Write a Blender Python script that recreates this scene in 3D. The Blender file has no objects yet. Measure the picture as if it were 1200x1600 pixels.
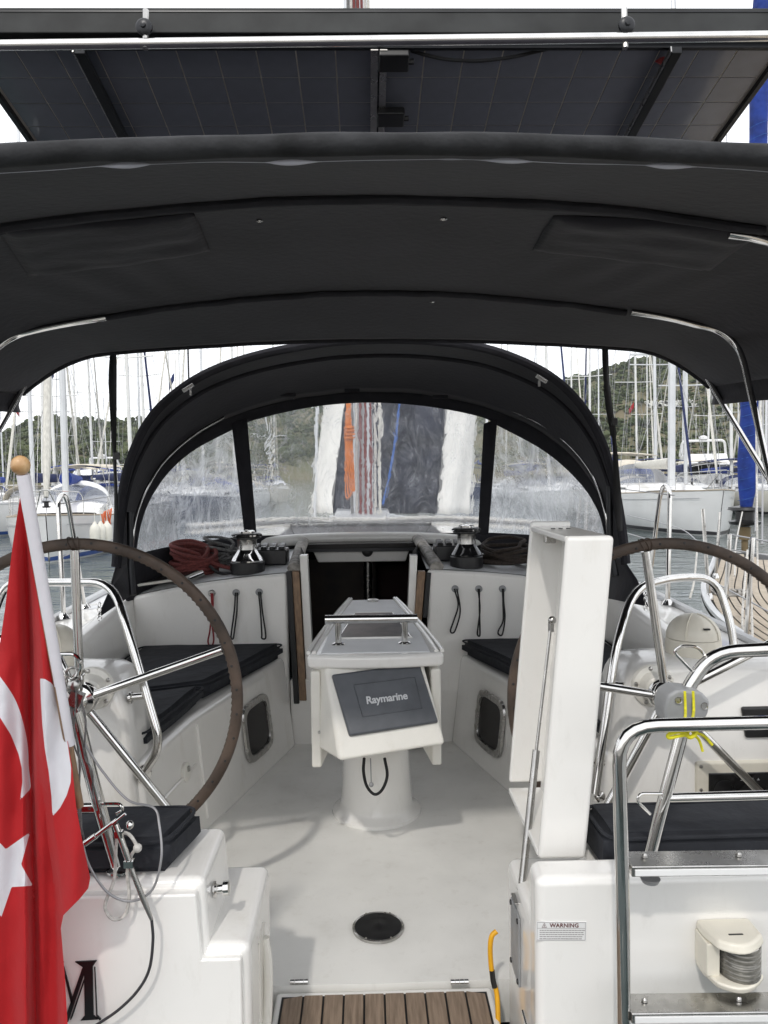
import bpy, bmesh, math, random
from mathutils import Vector, Matrix, noise
random.seed(11)
S = bpy.context.scene
COL = S.collection
PI = math.pi
R = math.radians

# ------------------------------------------------------------------ camera, sky, sun, exposure
CAM_POS = Vector((-0.02, 0.0, 1.40))          # boat coordinates: X starboard, Y forward, Z up from the cockpit floor
YAW, PITCH, ROLL, FPX = 0.0225, math.atan(55 / 1200), -0.013, 1200.0
CAM_ROT = (Matrix.Rotation(-YAW, 3, 'Z') @ Matrix.Rotation(PI / 2 - PITCH, 3, 'X') @ Matrix.Rotation(ROLL, 3, 'Z'))
cd = bpy.data.cameras.new('camera')
cd.sensor_fit = 'VERTICAL'; cd.sensor_height = 36.0; cd.sensor_width = 27.0
cd.lens = 36.0 * FPX / 1600.0
cd.clip_start = 0.05; cd.clip_end = 5000
cam = bpy.data.objects.new('camera', cd)
cam.matrix_world = Matrix.Translation(CAM_POS) @ CAM_ROT.to_4x4()
COL.objects.link(cam); S.camera = cam

SUN_DIR = Vector((0.24, 0.85, -1.0)).normalized()   # the way the light travels: from astern, a little from port
W = bpy.data.worlds.new('World'); S.world = W; W.use_nodes = True
wn = W.node_tree.nodes; wl = W.node_tree.links
wn.clear()
sky = wn.new('ShaderNodeTexSky'); sky.sky_type = 'NISHITA'; sky.sun_disc = False
sky.sun_elevation = math.asin(-SUN_DIR.z)
sky.sun_rotation = math.atan2(-SUN_DIR.x, -SUN_DIR.y)
sky.air_density = 1.3; sky.dust_density = 1.0; sky.ozone_density = 1.5
# thin high overcast veils the blue
mixw = wn.new('ShaderNodeMix'); mixw.data_type = 'RGBA'; mixw.inputs[0].default_value = 0.80
wl.new(sky.outputs[0], mixw.inputs[6]); mixw.inputs[7].default_value = (19.6, 19.8, 20.3, 1)
bg = wn.new('ShaderNodeBackground'); bg.inputs[1].default_value = 0.15
wl.new(mixw.outputs[2], bg.inputs[0])
wo = wn.new('ShaderNodeOutputWorld'); wl.new(bg.outputs[0], wo.inputs[0])
sd = bpy.data.lights.new('sun', 'SUN'); sd.energy = 2.0; sd.angle = R(2.2); sd.color = (1.0, 0.955, 0.89)
sun = bpy.data.objects.new('sun', sd); sun.rotation_euler = SUN_DIR.to_track_quat('-Z', 'Y').to_euler()
sun.location = (-3, -8, 12); COL.objects.link(sun)
S.view_settings.view_transform = 'Standard'; S.view_settings.look = 'None'
S.view_settings.exposure = -0.70; S.view_settings.gamma = 1.0; S.view_settings.use_curve_mapping = False
S.render.engine = 'CYCLES'
try:
    S.cycles.use_denoising = True
    S.cycles.max_bounces = 9; S.cycles.transparent_max_bounces = 12
    S.cycles.caustics_reflective = False; S.cycles.caustics_refractive = True; S.cycles.blur_glossy = 1.0
    S.cycles.sample_clamp_indirect = 6.0
except Exception:
    pass

# ------------------------------------------------------------------ helpers
def ray(px, py):
    return CAM_ROT @ Vector(((px - 600) / FPX, (800 - py) / FPX, -1.0))
def at(px, py, Y):                 # the point of the place seen at a photo pixel, Y metres ahead
    d = ray(px, py); return CAM_POS + d * ((Y - CAM_POS.y) / d.y)
def atz(px, py, z):                # ... or at height z
    d = ray(px, py); return CAM_POS + d * ((z - CAM_POS.z) / d.z)
def V(*a): return Vector(a)
def lerp(a, b, t): return a + (b - a) * t
def interp(tab, x):
    if x <= tab[0][0]: return tab[0][1]
    for (a, b), (c, d) in zip(tab, tab[1:]):
        if x <= c: return b + (d - b) * (x - a) / (c - a)
    return tab[-1][1]
def sinterp(tab, x):               # smooth (Catmull-Rom) table
    n = len(tab)
    if x <= tab[0][0]: return tab[0][1]
    if x >= tab[-1][0]: return tab[-1][1]
    for i in range(n - 1):
        if x <= tab[i + 1][0]:
            x0, y0 = tab[i]; x1, y1 = tab[i + 1]
            m0 = (y1 - tab[i - 1][1]) / (x1 - tab[i - 1][0]) if i else (y1 - y0) / (x1 - x0)
            m1 = (tab[i + 2][1] - y0) / (tab[i + 2][0] - x0) if i + 2 < n else (y1 - y0) / (x1 - x0)
            h = x1 - x0; t = (x - x0) / h
            return ((2*t**3 - 3*t*t + 1) * y0 + (t**3 - 2*t*t + t) * h * m0 + (-2*t**3 + 3*t*t) * y1 + (t**3 - t*t) * h * m1)
def cr(pts, n=8, closed=False):    # Catmull-Rom through the points
    pts = [Vector(p) for p in pts]; k = len(pts); out = []
    rng = range(k if closed else k - 1)
    for i in rng:
        p1, p2 = pts[i], pts[(i + 1) % k]
        p0 = pts[(i - 1) % k] if (closed or i > 0) else p1 * 2 - p2
        p3 = pts[(i + 2) % k] if (closed or i + 2 < k) else p2 * 2 - p1
        for j in range(n):
            t = j / n
            out.append(0.5 * ((2 * p1) + (p2 - p0) * t + (2*p0 - 5*p1 + 4*p2 - p3) * t*t + (3*p1 - p0 - 3*p2 + p3) * t**3))
    if not closed: out.append(pts[-1])
    return out
def fillet(pts, r, n=6):           # polyline with rounded corners
    pts = [Vector(p) for p in pts]; out = [pts[0]]
    for a, b, c in zip(pts, pts[1:], pts[2:]):
        u = (a - b); v = (c - b); k = min(r, u.length * .49, v.length * .49)
        p, q = b + u.normalized() * k, b + v.normalized() * k
        for j in range(n + 1):
            t = j / n; out.append(p * (1-t)**2 + b * 2*t*(1-t) + q * t*t)
    out.append(pts[-1]); return out
def resample(pts, n):
    pts = [Vector(p) for p in pts]; d = [0]
    for a, b in zip(pts, pts[1:]): d.append(d[-1] + (b - a).length)
    out = []; j = 0
    for i in range(n):
        s = d[-1] * i / (n - 1)
        while j < len(d) - 2 and d[j + 1] < s: j += 1
        k = (s - d[j]) / max(1e-9, d[j + 1] - d[j]); out.append(pts[j].lerp(pts[j + 1], min(1, k)))
    return out

class MB:
    def __init__(s): s.v = []; s.f = []; s.mi = []; s.cur = 0
    def add(s, vs, fs):
        o = len(s.v); s.v += [Vector(p) for p in vs]
        for f in fs: s.f.append([i + o for i in f]); s.mi.append(s.cur)
        return s
    def box(s, c, d, m=None):
        c = Vector(c); x, y, z = d[0]/2, d[1]/2, d[2]/2
        vs = [Vector((a*x, b*y, e*z)) for e in (-1, 1) for b in (-1, 1) for a in (-1, 1)]
        if m is not None: vs = [m @ p for p in vs]
        return s.add([p + c for p in vs], [(0,2,3,1),(4,5,7,6),(0,1,5,4),(2,6,7,3),(0,4,6,2),(1,3,7,5)])
    def hexa(s, b, t):             # bottom loop, top loop of the same length
        n = len(b)
        return s.add(list(b) + list(t), [tuple(reversed(range(n))), tuple(range(n, 2*n))] + [(i, (i+1) % n, n + (i+1) % n, n + i) for i in range(n)])
    def prism(s, poly, z0, z1): return s.hexa([V(x, y, z0) for x, y in poly], [V(x, y, z1) for x, y in poly])
    def grid(s, rows, cu=False, cv=False):
        nv, nu = len(rows), len(rows[0]); vs = [p for r in rows for p in r]; fs = []
        for j in range(nv if cv else nv - 1):
            for i in range(nu if cu else nu - 1):
                j2, i2 = (j+1) % nv, (i+1) % nu
                fs.append((j*nu+i, j*nu+i2, j2*nu+i2, j2*nu+i))
        return s.add(vs, fs)
    def tube(s, pts, r, n=10, cap=True, closed=False, flat=1.0):
        pts = [Vector(p) for p in pts]; k = len(pts); rows = []
        def tan(i):
            a = pts[(i-1) % k] if (closed or i) else pts[i]; b = pts[(i+1) % k] if (closed or i < k-1) else pts[i]
            d = b - a; return d.normalized() if d.length > 1e-9 else V(0, 0, 1)
        t0 = tan(0); u = t0.orthogonal().normalized()
        if abs(t0.z) < .9: u = (V(0,0,1) - t0 * t0.z).normalized()
        for i in range(k):
            t = tan(i); u = (u - t * u.dot(t)); u = u.normalized() if u.length > 1e-6 else t.orthogonal().normalized()
            w = t.cross(u); rr = r(i / max(1, k-1)) if callable(r) else (r[i] if isinstance(r, (list, tuple)) else r)
            rows.append([pts[i] + u * (math.cos(2*PI*a/n) * rr * flat) + w * (math.sin(2*PI*a/n) * rr) for a in range(n)])
        s.grid(rows, cu=True, cv=closed)
        if cap and not closed:
            o = len(s.v) - k * n
            s.f.append([o + a for a in reversed(range(n))]); s.mi.append(s.cur)
            s.f.append([o + (k-1)*n + a for a in range(n)]); s.mi.append(s.cur)
        return s
    def lathe(s, prof, n=24, m=None):
        rows = [[V(r*math.cos(2*PI*a/n), r*math.sin(2*PI*a/n), z) for a in range(n)] for r, z in prof]
        if m is not None: rows = [[m @ p for p in q] for q in rows]
        s.grid(rows, cu=True)
        o = len(s.v) - len(prof)*n
        if prof[0][0] > 1e-4: s.f.append([o + a for a in reversed(range(n))]); s.mi.append(s.cur)
        if prof[-1][0] > 1e-4: s.f.append([o + (len(prof)-1)*n + a for a in range(n)]); s.mi.append(s.cur)
        return s
    def ball(s, c, r, n=12, sc=(1,1,1)):
        c = Vector(c)
        prof = [(max(1e-5, math.sin(PI*i/n)) , -math.cos(PI*i/n)) for i in range(n+1)]
        rows = [[c + V(a*r*math.cos(2*PI*k/(n*2))*sc[0], a*r*math.sin(2*PI*k/(n*2))*sc[1], z*r*sc[2]) for k in range(n*2)] for a, z in prof]
        return s.grid(rows, cu=True)
    def mesh(s, name, mats, smooth=True, ang=38):
        me = bpy.data.meshes.new(name); me.from_pydata(s.v, [], s.f); me.validate(); me.update()
        for m in (mats if isinstance(mats, (list, tuple)) else [mats]): me.materials.append(m)
        if isinstance(mats, (list, tuple)) and len(mats) > 1 and len(s.mi) == len(me.polygons):
            me.polygons.foreach_set('material_index', s.mi)
        bm = bmesh.new(); bm.from_mesh(me); bmesh.ops.recalc_face_normals(bm, faces=bm.faces); bm.to_mesh(me); bm.free()
        if smooth:
            me.shade_smooth(); me.set_sharp_from_angle(angle=R(ang))
        return me
    def build(s, name, mats, parent=None, local=False, smooth=True, bevel=0, seg=3, solid=0, sub=0, ang=38):
        return link(name, s.mesh(name, mats, smooth, ang), parent, local, bevel, seg, solid, sub)
def link(name, me, parent=None, local=False, bevel=0, seg=3, solid=0, sub=0):
    o = bpy.data.objects.new(name, me); COL.objects.link(o)
    if parent is not None:
        o.parent = parent
        if not local: o.matrix_parent_inverse = Matrix.Translation(-parent.location)
    if solid:
        m = o.modifiers.new('solid', 'SOLIDIFY'); m.thickness = solid; m.offset = 0
    if sub:
        m = o.modifiers.new('sub', 'SUBSURF'); m.levels = sub; m.render_levels = sub
    if bevel:
        m = o.modifiers.new('bevel', 'BEVEL'); m.width = bevel; m.segments = seg; m.limit_method = 'ANGLE'; m.angle_limit = R(32)
        m.harden_normals = True; m.use_clamp_overlap = True
    return o
def tag(o, label, cat, group=None, kind=None):
    o['label'] = label; o['category'] = cat
    if group: o['group'] = group
    if kind: o['kind'] = kind
    return o
def thing(name, label, cat, loc=(0,0,0), rz=0, group=None):
    o = bpy.data.objects.new(name, None); COL.objects.link(o); o.location = loc; o.rotation_euler = (0, 0, rz)
    o.empty_display_size = .1
    return tag(o, label, cat, group)
def structure(o): o['kind'] = 'structure'; return o
def copy_tree(o, parent=None):
    c = o.copy(); COL.objects.link(c)
    if parent is not None: c.parent = parent
    for ch in o.children: copy_tree(ch, c)
    return c

# ------------------------------------------------------------------ materials
def pm(name, col, rough=.5, metal=0, var=.06, vs=6, bump=0, bs=150, coat=0, spec=.5, rvar=.0, detail=4, col2=None, bdist=.01, stretch=None, sheen=0):
    m = bpy.data.materials.new(name); m.use_nodes = True; nt = m.node_tree; N = nt.nodes; L = nt.links
    b = N['Principled BSDF']; b.inputs['Roughness'].default_value = rough; b.inputs['Metallic'].default_value = metal
    b.inputs['Specular IOR Level'].default_value = spec; b.inputs['Coat Weight'].default_value = coat
    b.inputs['Coat Roughness'].default_value = .05
    if sheen: b.inputs['Sheen Weight'].default_value = sheen
    tc = N.new('ShaderNodeTexCoord'); src = tc.outputs['Object']
    if stretch:
        mp = N.new('ShaderNodeMapping'); mp.inputs['Scale'].default_value = stretch; L.new(src, mp.inputs[0]); src = mp.outputs[0]
    nz = N.new('ShaderNodeTexNoise'); nz.inputs['Scale'].default_value = vs; nz.inputs['Detail'].default_value = detail
    L.new(src, nz.inputs['Vector'])
    mx = N.new('ShaderNodeMix'); mx.data_type = 'RGBA'
    c2 = col2 or tuple(c * (1 - var * 2.2) for c in col)
    mx.inputs[6].default_value = (*col, 1); mx.inputs[7].default_value = (*c2, 1)
    rp = N.new('ShaderNodeMapRange'); rp.inputs[1].default_value = .35; rp.inputs[2].default_value = .7
    L.new(nz.outputs['Fac'], rp.inputs[0]); L.new(rp.outputs[0], mx.inputs[0]); L.new(mx.outputs[2], b.inputs['Base Color'])
    if rvar:
        r2 = N.new('ShaderNodeMapRange'); r2.inputs[3].default_value = max(0, rough - rvar); r2.inputs[4].default_value = rough + rvar
        L.new(nz.outputs['Fac'], r2.inputs[0]); L.new(r2.outputs[0], b.inputs['Roughness'])
    if bump:
        n2 = N.new('ShaderNodeTexNoise'); n2.inputs['Scale'].default_value = bs; n2.inputs['Detail'].default_value = 3
        L.new(src, n2.inputs['Vector'])
        bp = N.new('ShaderNodeBump'); bp.inputs['Strength'].default_value = bump; bp.inputs['Distance'].default_value = bdist
        L.new(n2.outputs['Fac'], bp.inputs['Height']); L.new(bp.outputs[0], b.inputs['Normal'])
    return m
gel = pm('gelcoat_white', (.83, .815, .782), .16, var=.03, vs=3, coat=.35, rvar=.06, bump=.02, bs=5)
def weather(m, amt, col, scale):
    # grime: sparse blotches and faint streaks with shapes of their own
    nt = m.node_tree; N = nt.nodes; L = nt.links; b = N['Principled BSDF']
    src = b.inputs['Base Color'].links[0].from_socket
    tc = N.new('ShaderNodeTexCoord')
    mp = N.new('ShaderNodeMapping'); mp.inputs['Scale'].default_value = (1, 1, .35); L.new(tc.outputs['Object'], mp.inputs[0])
    nz = N.new('ShaderNodeTexNoise'); nz.inputs['Scale'].default_value = scale; nz.inputs['Detail'].default_value = 9; nz.inputs['Roughness'].default_value = .72
    L.new(mp.outputs[0], nz.inputs[0])
    rp = N.new('ShaderNodeMapRange'); rp.inputs[1].default_value = .56; rp.inputs[2].default_value = .78; rp.inputs[4].default_value = amt
    L.new(nz.outputs['Fac'], rp.inputs[0])
    mx = N.new('ShaderNodeMix'); mx.data_type = 'RGBA'; mx.inputs[7].default_value = (*col, 1)
    L.new(rp.outputs[0], mx.inputs[0]); L.new(src, mx.inputs[6]); L.new(mx.outputs[2], b.inputs['Base Color'])
weather(gel, .5, (.55, .51, .43), 5); weather(gel, .22, (.5, .47, .42), 23)
nonskid = pm('nonskid_deck', (.80, .79, .755), .5, var=.05, vs=4, bump=.25, bs=900, bdist=.002)
weather(nonskid, .35, (.50, .47, .40), 4); weather(nonskid, .3, (.42, .38, .32), 17)
deckgrey = pm('coachroof_nonskid', (.74, .75, .76), .45, var=.05, bump=.2, bs=700, bdist=.002)
cream = pm('cream_plastic', (.74, .70, .60), .35, var=.05, vs=12)
weather(cream, .35, (.5, .44, .33), 9)
offwhite = pm('offwhite_plastic', (.78, .76, .70), .3, var=.04, vs=8, coat=.15)
weather(offwhite, .35, (.55, .5, .4), 8)
fabric = pm('charcoal_acrylic', (.0205, .0195, .026), .85, var=.10, vs=3, bump=.3, bs=40, spec=.25, bdist=.006, sheen=.15)
fabric2 = pm('charcoal_sleeve', (.026, .0255, .031), .85, var=.12, vs=14, bump=.5, bs=22, spec=.3, bdist=.012)
fabaft = pm('weathered_charcoal', (.034, .035, .038), .8, var=.3, vs=10, bump=.6, bs=26, spec=.3, bdist=.01)
cushm = pm('charcoal_cushion_cloth', (.025, .027, .033), .8, var=.15, vs=9, bump=.5, bs=18, spec=.3, bdist=.012)
glintm = pm('painted_glint', (.55, .55, .62), .6, var=.1)  # pale colour standing in for sunlight on the bimini's aft edge
chrome = pm('polished_stainless', (.70, .69, .67), .09, metal=1, var=.06, vs=20, rvar=.05)
dchrome = pm('brushed_stainless', (.52, .51, .49), .28, metal=1, var=.1, vs=30, rvar=.1)
alum = pm('mast_aluminium', (.66, .67, .68), .42, metal=.55, var=.06, vs=2)
mastw = pm('white_mast', (.74, .74, .72), .4, var=.06, vs=2)
alumblk = pm('black_anodised', (.022, .023, .026), .35, metal=.4, var=.15, vs=8)
panelfr = pm('panel_frame_grey', (.036, .038, .038), .6, metal=0, spec=.25, var=.25, vs=7)
cellm = pm('solar_cell', (.205, .215, .255), .13, var=.25, vs=3, coat=.3)
cellsheet = pm('solar_backsheet', (.75, .70, .60), .2, var=.05)
blackp = pm('black_plastic', (.016, .016, .017), .35, var=.15)
blackg = pm('black_gloss', (.012, .012, .013), .1, var=.1, coat=.5)
rubber = pm('black_rubber', (.02, .02, .021), .6, var=.2)
greyp = pm('grey_plastic', (.30, .305, .31), .45, var=.1, vs=15)
slate = pm('slate_cover_plastic', (.085, .092, .105), .42, var=.1, vs=18, bump=.1, bs=300, bdist=.002)
leather = pm('brown_leather', (.085, .058, .042), .62, var=.25, vs=14, bump=.5, bs=120, bdist=.003)
lacing = pm('leather_lacing', (.13, .10, .075), .7, var=.2)
teak = pm('teak', (.27, .20, .145), .65, var=.22, vs=9, stretch=(12, 1, 12), bump=.3, bs=30, bdist=.003, col2=(.15, .108, .076))
teakg = pm('weathered_teak', (.42, .36, .28), .7, var=.15, vs=6, stretch=(8, 1, 8), col2=(.30, .25, .19))
wood = pm('varnished_wood', (.27, .17, .10), .5, var=.25, vs=14, stretch=(6, 6, 1.5), coat=.1, col2=(.14, .085, .05))
knobw = pm('peeling_varnish', (.62, .40, .20), .4, var=.3, vs=30, coat=.3, col2=(.34, .17, .06))
railgrey = pm('weathered_rail', (.36, .34, .31), .7, var=.3, vs=30, bump=.5, bs=90, bdist=.003)
caulk = pm('caulk', (.012, .012, .012), .6)
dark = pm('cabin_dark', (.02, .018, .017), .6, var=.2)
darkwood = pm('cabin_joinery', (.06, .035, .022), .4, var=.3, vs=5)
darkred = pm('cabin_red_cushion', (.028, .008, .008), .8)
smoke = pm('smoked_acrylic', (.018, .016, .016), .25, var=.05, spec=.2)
ropered = pm('rope_red', (.22, .055, .048), .85, var=.25, vs=90, bump=.8, bs=260, bdist=.004, col2=(.12, .03, .03))
ropegrey = pm('rope_grey', (.22, .22, .215), .85, var=.3, vs=90, bump=.8, bs=260, bdist=.004, col2=(.08, .08, .08))
ropebrown = pm('rope_brown', (.050, .036, .028), .85, var=.3, vs=90, bump=.8, bs=260, bdist=.004)
ropewhite = pm('rope_white', (.62, .60, .56), .85, var=.2, vs=90)
ropeblue = pm('rope_blue', (.04, .13, .42), .85, var=.2, vs=90)
ropeorange = pm('rope_orange', (.72, .22, .05), .85, var=.25, vs=90)
ropeblack = pm('cord_black', (.012, .012, .013), .8, var=.2)
cordred = pm('cord_red', (.28, .02, .025), .8, var=.2)
yellowr = pm('cord_yellow', (.78, .72, .02), .7, var=.15, vs=60)
yellowh = pm('shore_cable_yellow', (.80, .40, .01), .45, var=.08, vs=20)
redtape = pm('red_tape', (.35, .02, .02), .5)
ink = pm('black_lettering', (.008, .008, .009), .35, var=.05)
inkgrey = pm('print_grey', (.32, .30, .30), .6)
inkred = pm('print_maroon', (.14, .05, .05), .6)
silver = pm('silver_lettering', (.62, .63, .64), .35, var=.03)
stickerw = pm('sticker_white', (.76, .76, .75), .4, var=.02)
lensm = pm('ribbed_lens', (.20, .19, .165), .12, metal=.25, var=.35, vs=25, coat=.5)
bluecov = pm('blue_sail_cover', (.010, .045, .30), .75, var=.25, vs=5, bump=.5, bs=20, bdist=.02)
navycov = pm('navy_sail_cover', (.02, .03, .10), .8, var=.2, vs=5)
sailw = pm('furled_sail', (.66, .64, .58), .75, var=.12, vs=4, stretch=(6, 6, .6))
hullw = pm('hull_white', (.76, .76, .75), .25, var=.04, vs=1.2, coat=.2)
hullcream = pm('hull_cream', (.68, .65, .57), .3, var=.05, vs=1.2)
hullblue = pm('hull_navy', (.02, .035, .09), .2, var=.1, coat=.3)
hullgrey = pm('hull_grey', (.45, .46, .47), .3, var=.05)
bootblue = pm('boot_blue', (.02, .06, .22), .4, var=.1)
bootblack = pm('boot_black', (.015, .015, .018), .4, var=.1)
creamcov = pm('cream_canvas', (.60, .55, .46), .8, var=.08, vs=4)
fenderm = pm('fender_white', (.72, .70, .62), .45, var=.06)
wglass = pm('boat_window', (.02, .025, .035), .08, var=.1, coat=.5)
wirem = pm('rigging_wire', (.36, .36, .37), .4, metal=.6)
wiredk = pm('rigging_dark', (.05, .05, .055), .5, metal=.3)
orangelb = pm('lifebuoy_orange', (.60, .14, .05), .6)
flagnavy = pm('pennant_navy', (.015, .03, .12), .8)
flagred = pm('pennant_red', (.35, .02, .03), .8)
concrete = pm('quay_concrete', (.30, .29, .27), .85, var=.2, vs=1.5, bump=.3, bs=12)

def window_vinyl(nm, lo, hi, sc, det, mixf, ior, bd, gf):
    m = bpy.data.materials.new(nm); m.use_nodes = True; N = m.node_tree.nodes; L = m.node_tree.links
    N.remove(N['Principled BSDF']); out = N['Material Output']
    tc = N.new('ShaderNodeTexCoord')
    mp = N.new('ShaderNodeMapping'); mp.inputs['Scale'].default_value = (1.0, 1.0, .55); L.new(tc.outputs['Object'], mp.inputs[0])
    n1 = N.new('ShaderNodeTexNoise'); n1.inputs['Scale'].default_value = sc; n1.inputs['Detail'].default_value = det; n1.inputs['Distortion'].default_value = 1.0
    n1.inputs['Roughness'].default_value = .6
    L.new(mp.outputs[0], n1.inputs[0])
    bp = N.new('ShaderNodeBump'); bp.inputs['Strength'].default_value = 1; bp.inputs['Distance'].default_value = bd
    L.new(n1.outputs['Fac'], bp.inputs['Height'])
    rf = N.new('ShaderNodeBsdfRefraction'); rf.inputs['IOR'].default_value = ior; rf.inputs['Roughness'].default_value = .0
    rf.inputs[0].default_value = (.93, .94, .96, 1); L.new(bp.outputs[0], rf.inputs['Normal'])
    tr = N.new('ShaderNodeBsdfTransparent'); tr.inputs[0].default_value = (.93, .94, .96, 1)
    m1 = N.new('ShaderNodeMixShader'); m1.inputs[0].default_value = mixf
    L.new(tr.outputs[0], m1.inputs[1]); L.new(rf.outputs[0], m1.inputs[2])
    # milky scratches and salt; the milkiness also paints in glare on the side panes
    mp2 = N.new('ShaderNodeMapping'); mp2.inputs['Scale'].default_value = (1, 1, .5); mp2.inputs['Rotation'].default_value = (0, .5, 0); L.new(tc.outputs['Object'], mp2.inputs[0])
    n2 = N.new('ShaderNodeTexNoise'); n2.inputs['Scale'].default_value = 7; n2.inputs['Detail'].default_value = 12; n2.inputs['Distortion'].default_value = 2.0; n2.inputs['Roughness'].default_value = .78
    L.new(mp2.outputs[0], n2.inputs[0])
    mr = N.new('ShaderNodeMapRange'); mr.inputs[1].default_value = .46; mr.inputs[2].default_value = .72; mr.inputs[3].default_value = lo; mr.inputs[4].default_value = hi
    L.new(n2.outputs['Fac'], mr.inputs[0])
    df = N.new('ShaderNodeBsdfTranslucent'); df.inputs[0].default_value = (.82, .84, .88, 1)
    d2 = N.new('ShaderNodeBsdfDiffuse'); d2.inputs[0].default_value = (.8, .82, .86, 1)
    md = N.new('ShaderNodeMixShader'); md.inputs[0].default_value = .4; L.new(df.outputs[0], md.inputs[1]); L.new(d2.outputs[0], md.inputs[2])
    m2 = N.new('ShaderNodeMixShader'); L.new(mr.outputs[0], m2.inputs[0]); L.new(m1.outputs[0], m2.inputs[1]); L.new(md.outputs[0], m2.inputs[2])
    gl = N.new('ShaderNodeBsdfGlossy'); gl.inputs['Roughness'].default_value = .08; L.new(bp.outputs[0], gl.inputs['Normal'])
    fr = N.new('ShaderNodeFresnel'); fr.inputs[0].default_value = 1.35; fm = N.new('ShaderNodeMath'); fm.operation = 'MULTIPLY'; fm.inputs[1].default_value = gf; L.new(fr.outputs[0], fm.inputs[0])
    m3 = N.new('ShaderNodeMixShader'); L.new(fm.outputs[0], m3.inputs[0]); L.new(m2.outputs[0], m3.inputs[1]); L.new(gl.outputs[0], m3.inputs[2])
    L.new(m3.outputs[0], out.inputs[0])
    return m
vinyl = window_vinyl('clear_vinyl', .10, .42, 9, 2.0, .7, 1.022, .02, .6)
vinylside = window_vinyl('crazed_glare_vinyl', .22, .92, 10, 4.0, .6, 1.03, .014, .3)  # crazed, and made paler to paint in glare from white boats and sky
def glassy(name, tint, a):
    m = bpy.data.materials.new(name); m.use_nodes = True; N = m.node_tree.nodes; L = m.node_tree.links
    b = N['Principled BSDF']; b.inputs['Base Color'].default_value = (*tint, 1); b.inputs['Roughness'].default_value = .08
    b.inputs['Alpha'].default_value = a
    return m
farvinyl = glassy('far_vinyl', (.22, .24, .28), .55)
def water_mat():
    m = bpy.data.materials.new('harbour_water'); m.use_nodes = True; N = m.node_tree.nodes; L = m.node_tree.links
    b = N['Principled BSDF']; b.inputs['Base Color'].default_value = (.055, .075, .075, 1); b.inputs['Roughness'].default_value = .06; b.inputs['IOR'].default_value = 1.33
    tc = N.new('ShaderNodeTexCoord'); mp = N.new('ShaderNodeMapping'); mp.inputs['Scale'].default_value = (.55, 1.1, 1); L.new(tc.outputs['Object'], mp.inputs[0])
    n1 = N.new('ShaderNodeTexNoise'); n1.inputs['Scale'].default_value = 1.6; n1.inputs['Detail'].default_value = 5; n1.inputs['Distortion'].default_value = .8; L.new(mp.outputs[0], n1.inputs[0])
    bp = N.new('ShaderNodeBump'); bp.inputs['Strength'].default_value = .5; bp.inputs['Distance'].default_value = .12
    L.new(n1.outputs['Fac'], bp.inputs['Height']); L.new(bp.outputs[0], b.inputs['Normal'])
    return m
waterm = water_mat()
def text_mesh(name, txt, size, bold=0.0, m=None, spacing=1.0, shear=0.0, extrude=.0004):
    c = bpy.data.curves.new(name, 'FONT'); c.body = txt; c.size = size; c.offset = bold * size; c.extrude = extrude
    c.space_character = spacing; c.shear = shear; c.align_x = 'CENTER'; c.align_y = 'CENTER'; c.resolution_u = 3
    o = bpy.data.objects.new('tmp_text', c); COL.objects.link(o)
    dg = bpy.context.evaluated_depsgraph_get(); me = bpy.data.meshes.new_from_object(o.evaluated_get(dg))
    COL.objects.unlink(o); bpy.data.objects.remove(o); me.name = name
    me.materials.clear(); me.materials.append(m); return me
def basis(o, x, z):     # matrix with local x along x, local z along z (right-handed), origin o
    x = Vector(x).normalized(); z = Vector(z); z = (z - x * z.dot(x)).normalized(); y = z.cross(x)
    M = Matrix((x, y, z)).transposed().to_4x4(); M.translation = o; return M
def put(o, M): o.data.transform(M); return o
# ================================================================== SETTING
WZ = -0.75                                    # water level below the cockpit floor
b = MB(); b.grid([[V(x, y, WZ) for x in (-900, -60, -15, 0, 15, 60, 900)] for y in (-60, -20, 0, 20, 60, 200, 1200)])
structure(b.build('water', waterm))
b = MB(); b.box((0, -9.0, WZ - .05), (120, 14, 1.5)); structure(b.build('quay', concrete, bevel=.04))

# hills across the bay: ridge line given as photo heights, laid on a real slope 260 to 560 m away
SIL = [(-900, 700), (-500, 690), (-200, 712), (-60, 700), (0, 690), (40, 672), (80, 657), (105, 660), (130, 664), (160, 668), (200, 664), (240, 660), (320, 648), (450, 640),
       (600, 640), (720, 650), (820, 635), (880, 612), (920, 600), (960, 590), (1000, 582), (1040, 578), (1080, 574), (1130, 572), (1160, 570), (1200, 574), (1400, 560), (1700, 590), (2200, 640)]
def hill_pt(px, k):            # k 0 shore .. 1 ridge .. 1.5 behind
    d0 = 250 + 30 * noise.noise(V(px * .004, 1.3, 0)); d1 = 540 + 40 * noise.noise(V(px * .003, 7.1, 0))
    d = lerp(d0, d1, k)
    top = (748 - sinterp(SIL, px)) / 1200 * d1 * .985 + 1.2
    s = k if k <= 1 else 1 - (k - 1) * .6
    h = top * (s ** 1.05 if s <= 1 else 1)
    rough = 7 * min(1, s * 4) * (1 - .8 * max(0, 1 - abs(1 - s) * 6))
    h += rough * noise.fractal(V(px * .011, k * 5.2, .3), 1.0, 2.0, 5)
    r = ray(px, 745); r.z = 0; r.normalize()
    p = r * d; return V(p.x, p.y, max(WZ - .5, WZ + h + .3 if k > .01 else WZ - .5))
b = MB()
pxs = [-900 + i * 10 for i in range(320)]
ks = [0, .015] + [i / 34 for i in range(1, 52)]
b.grid([[hill_pt(px, k) for px in pxs] for k in ks])
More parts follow.
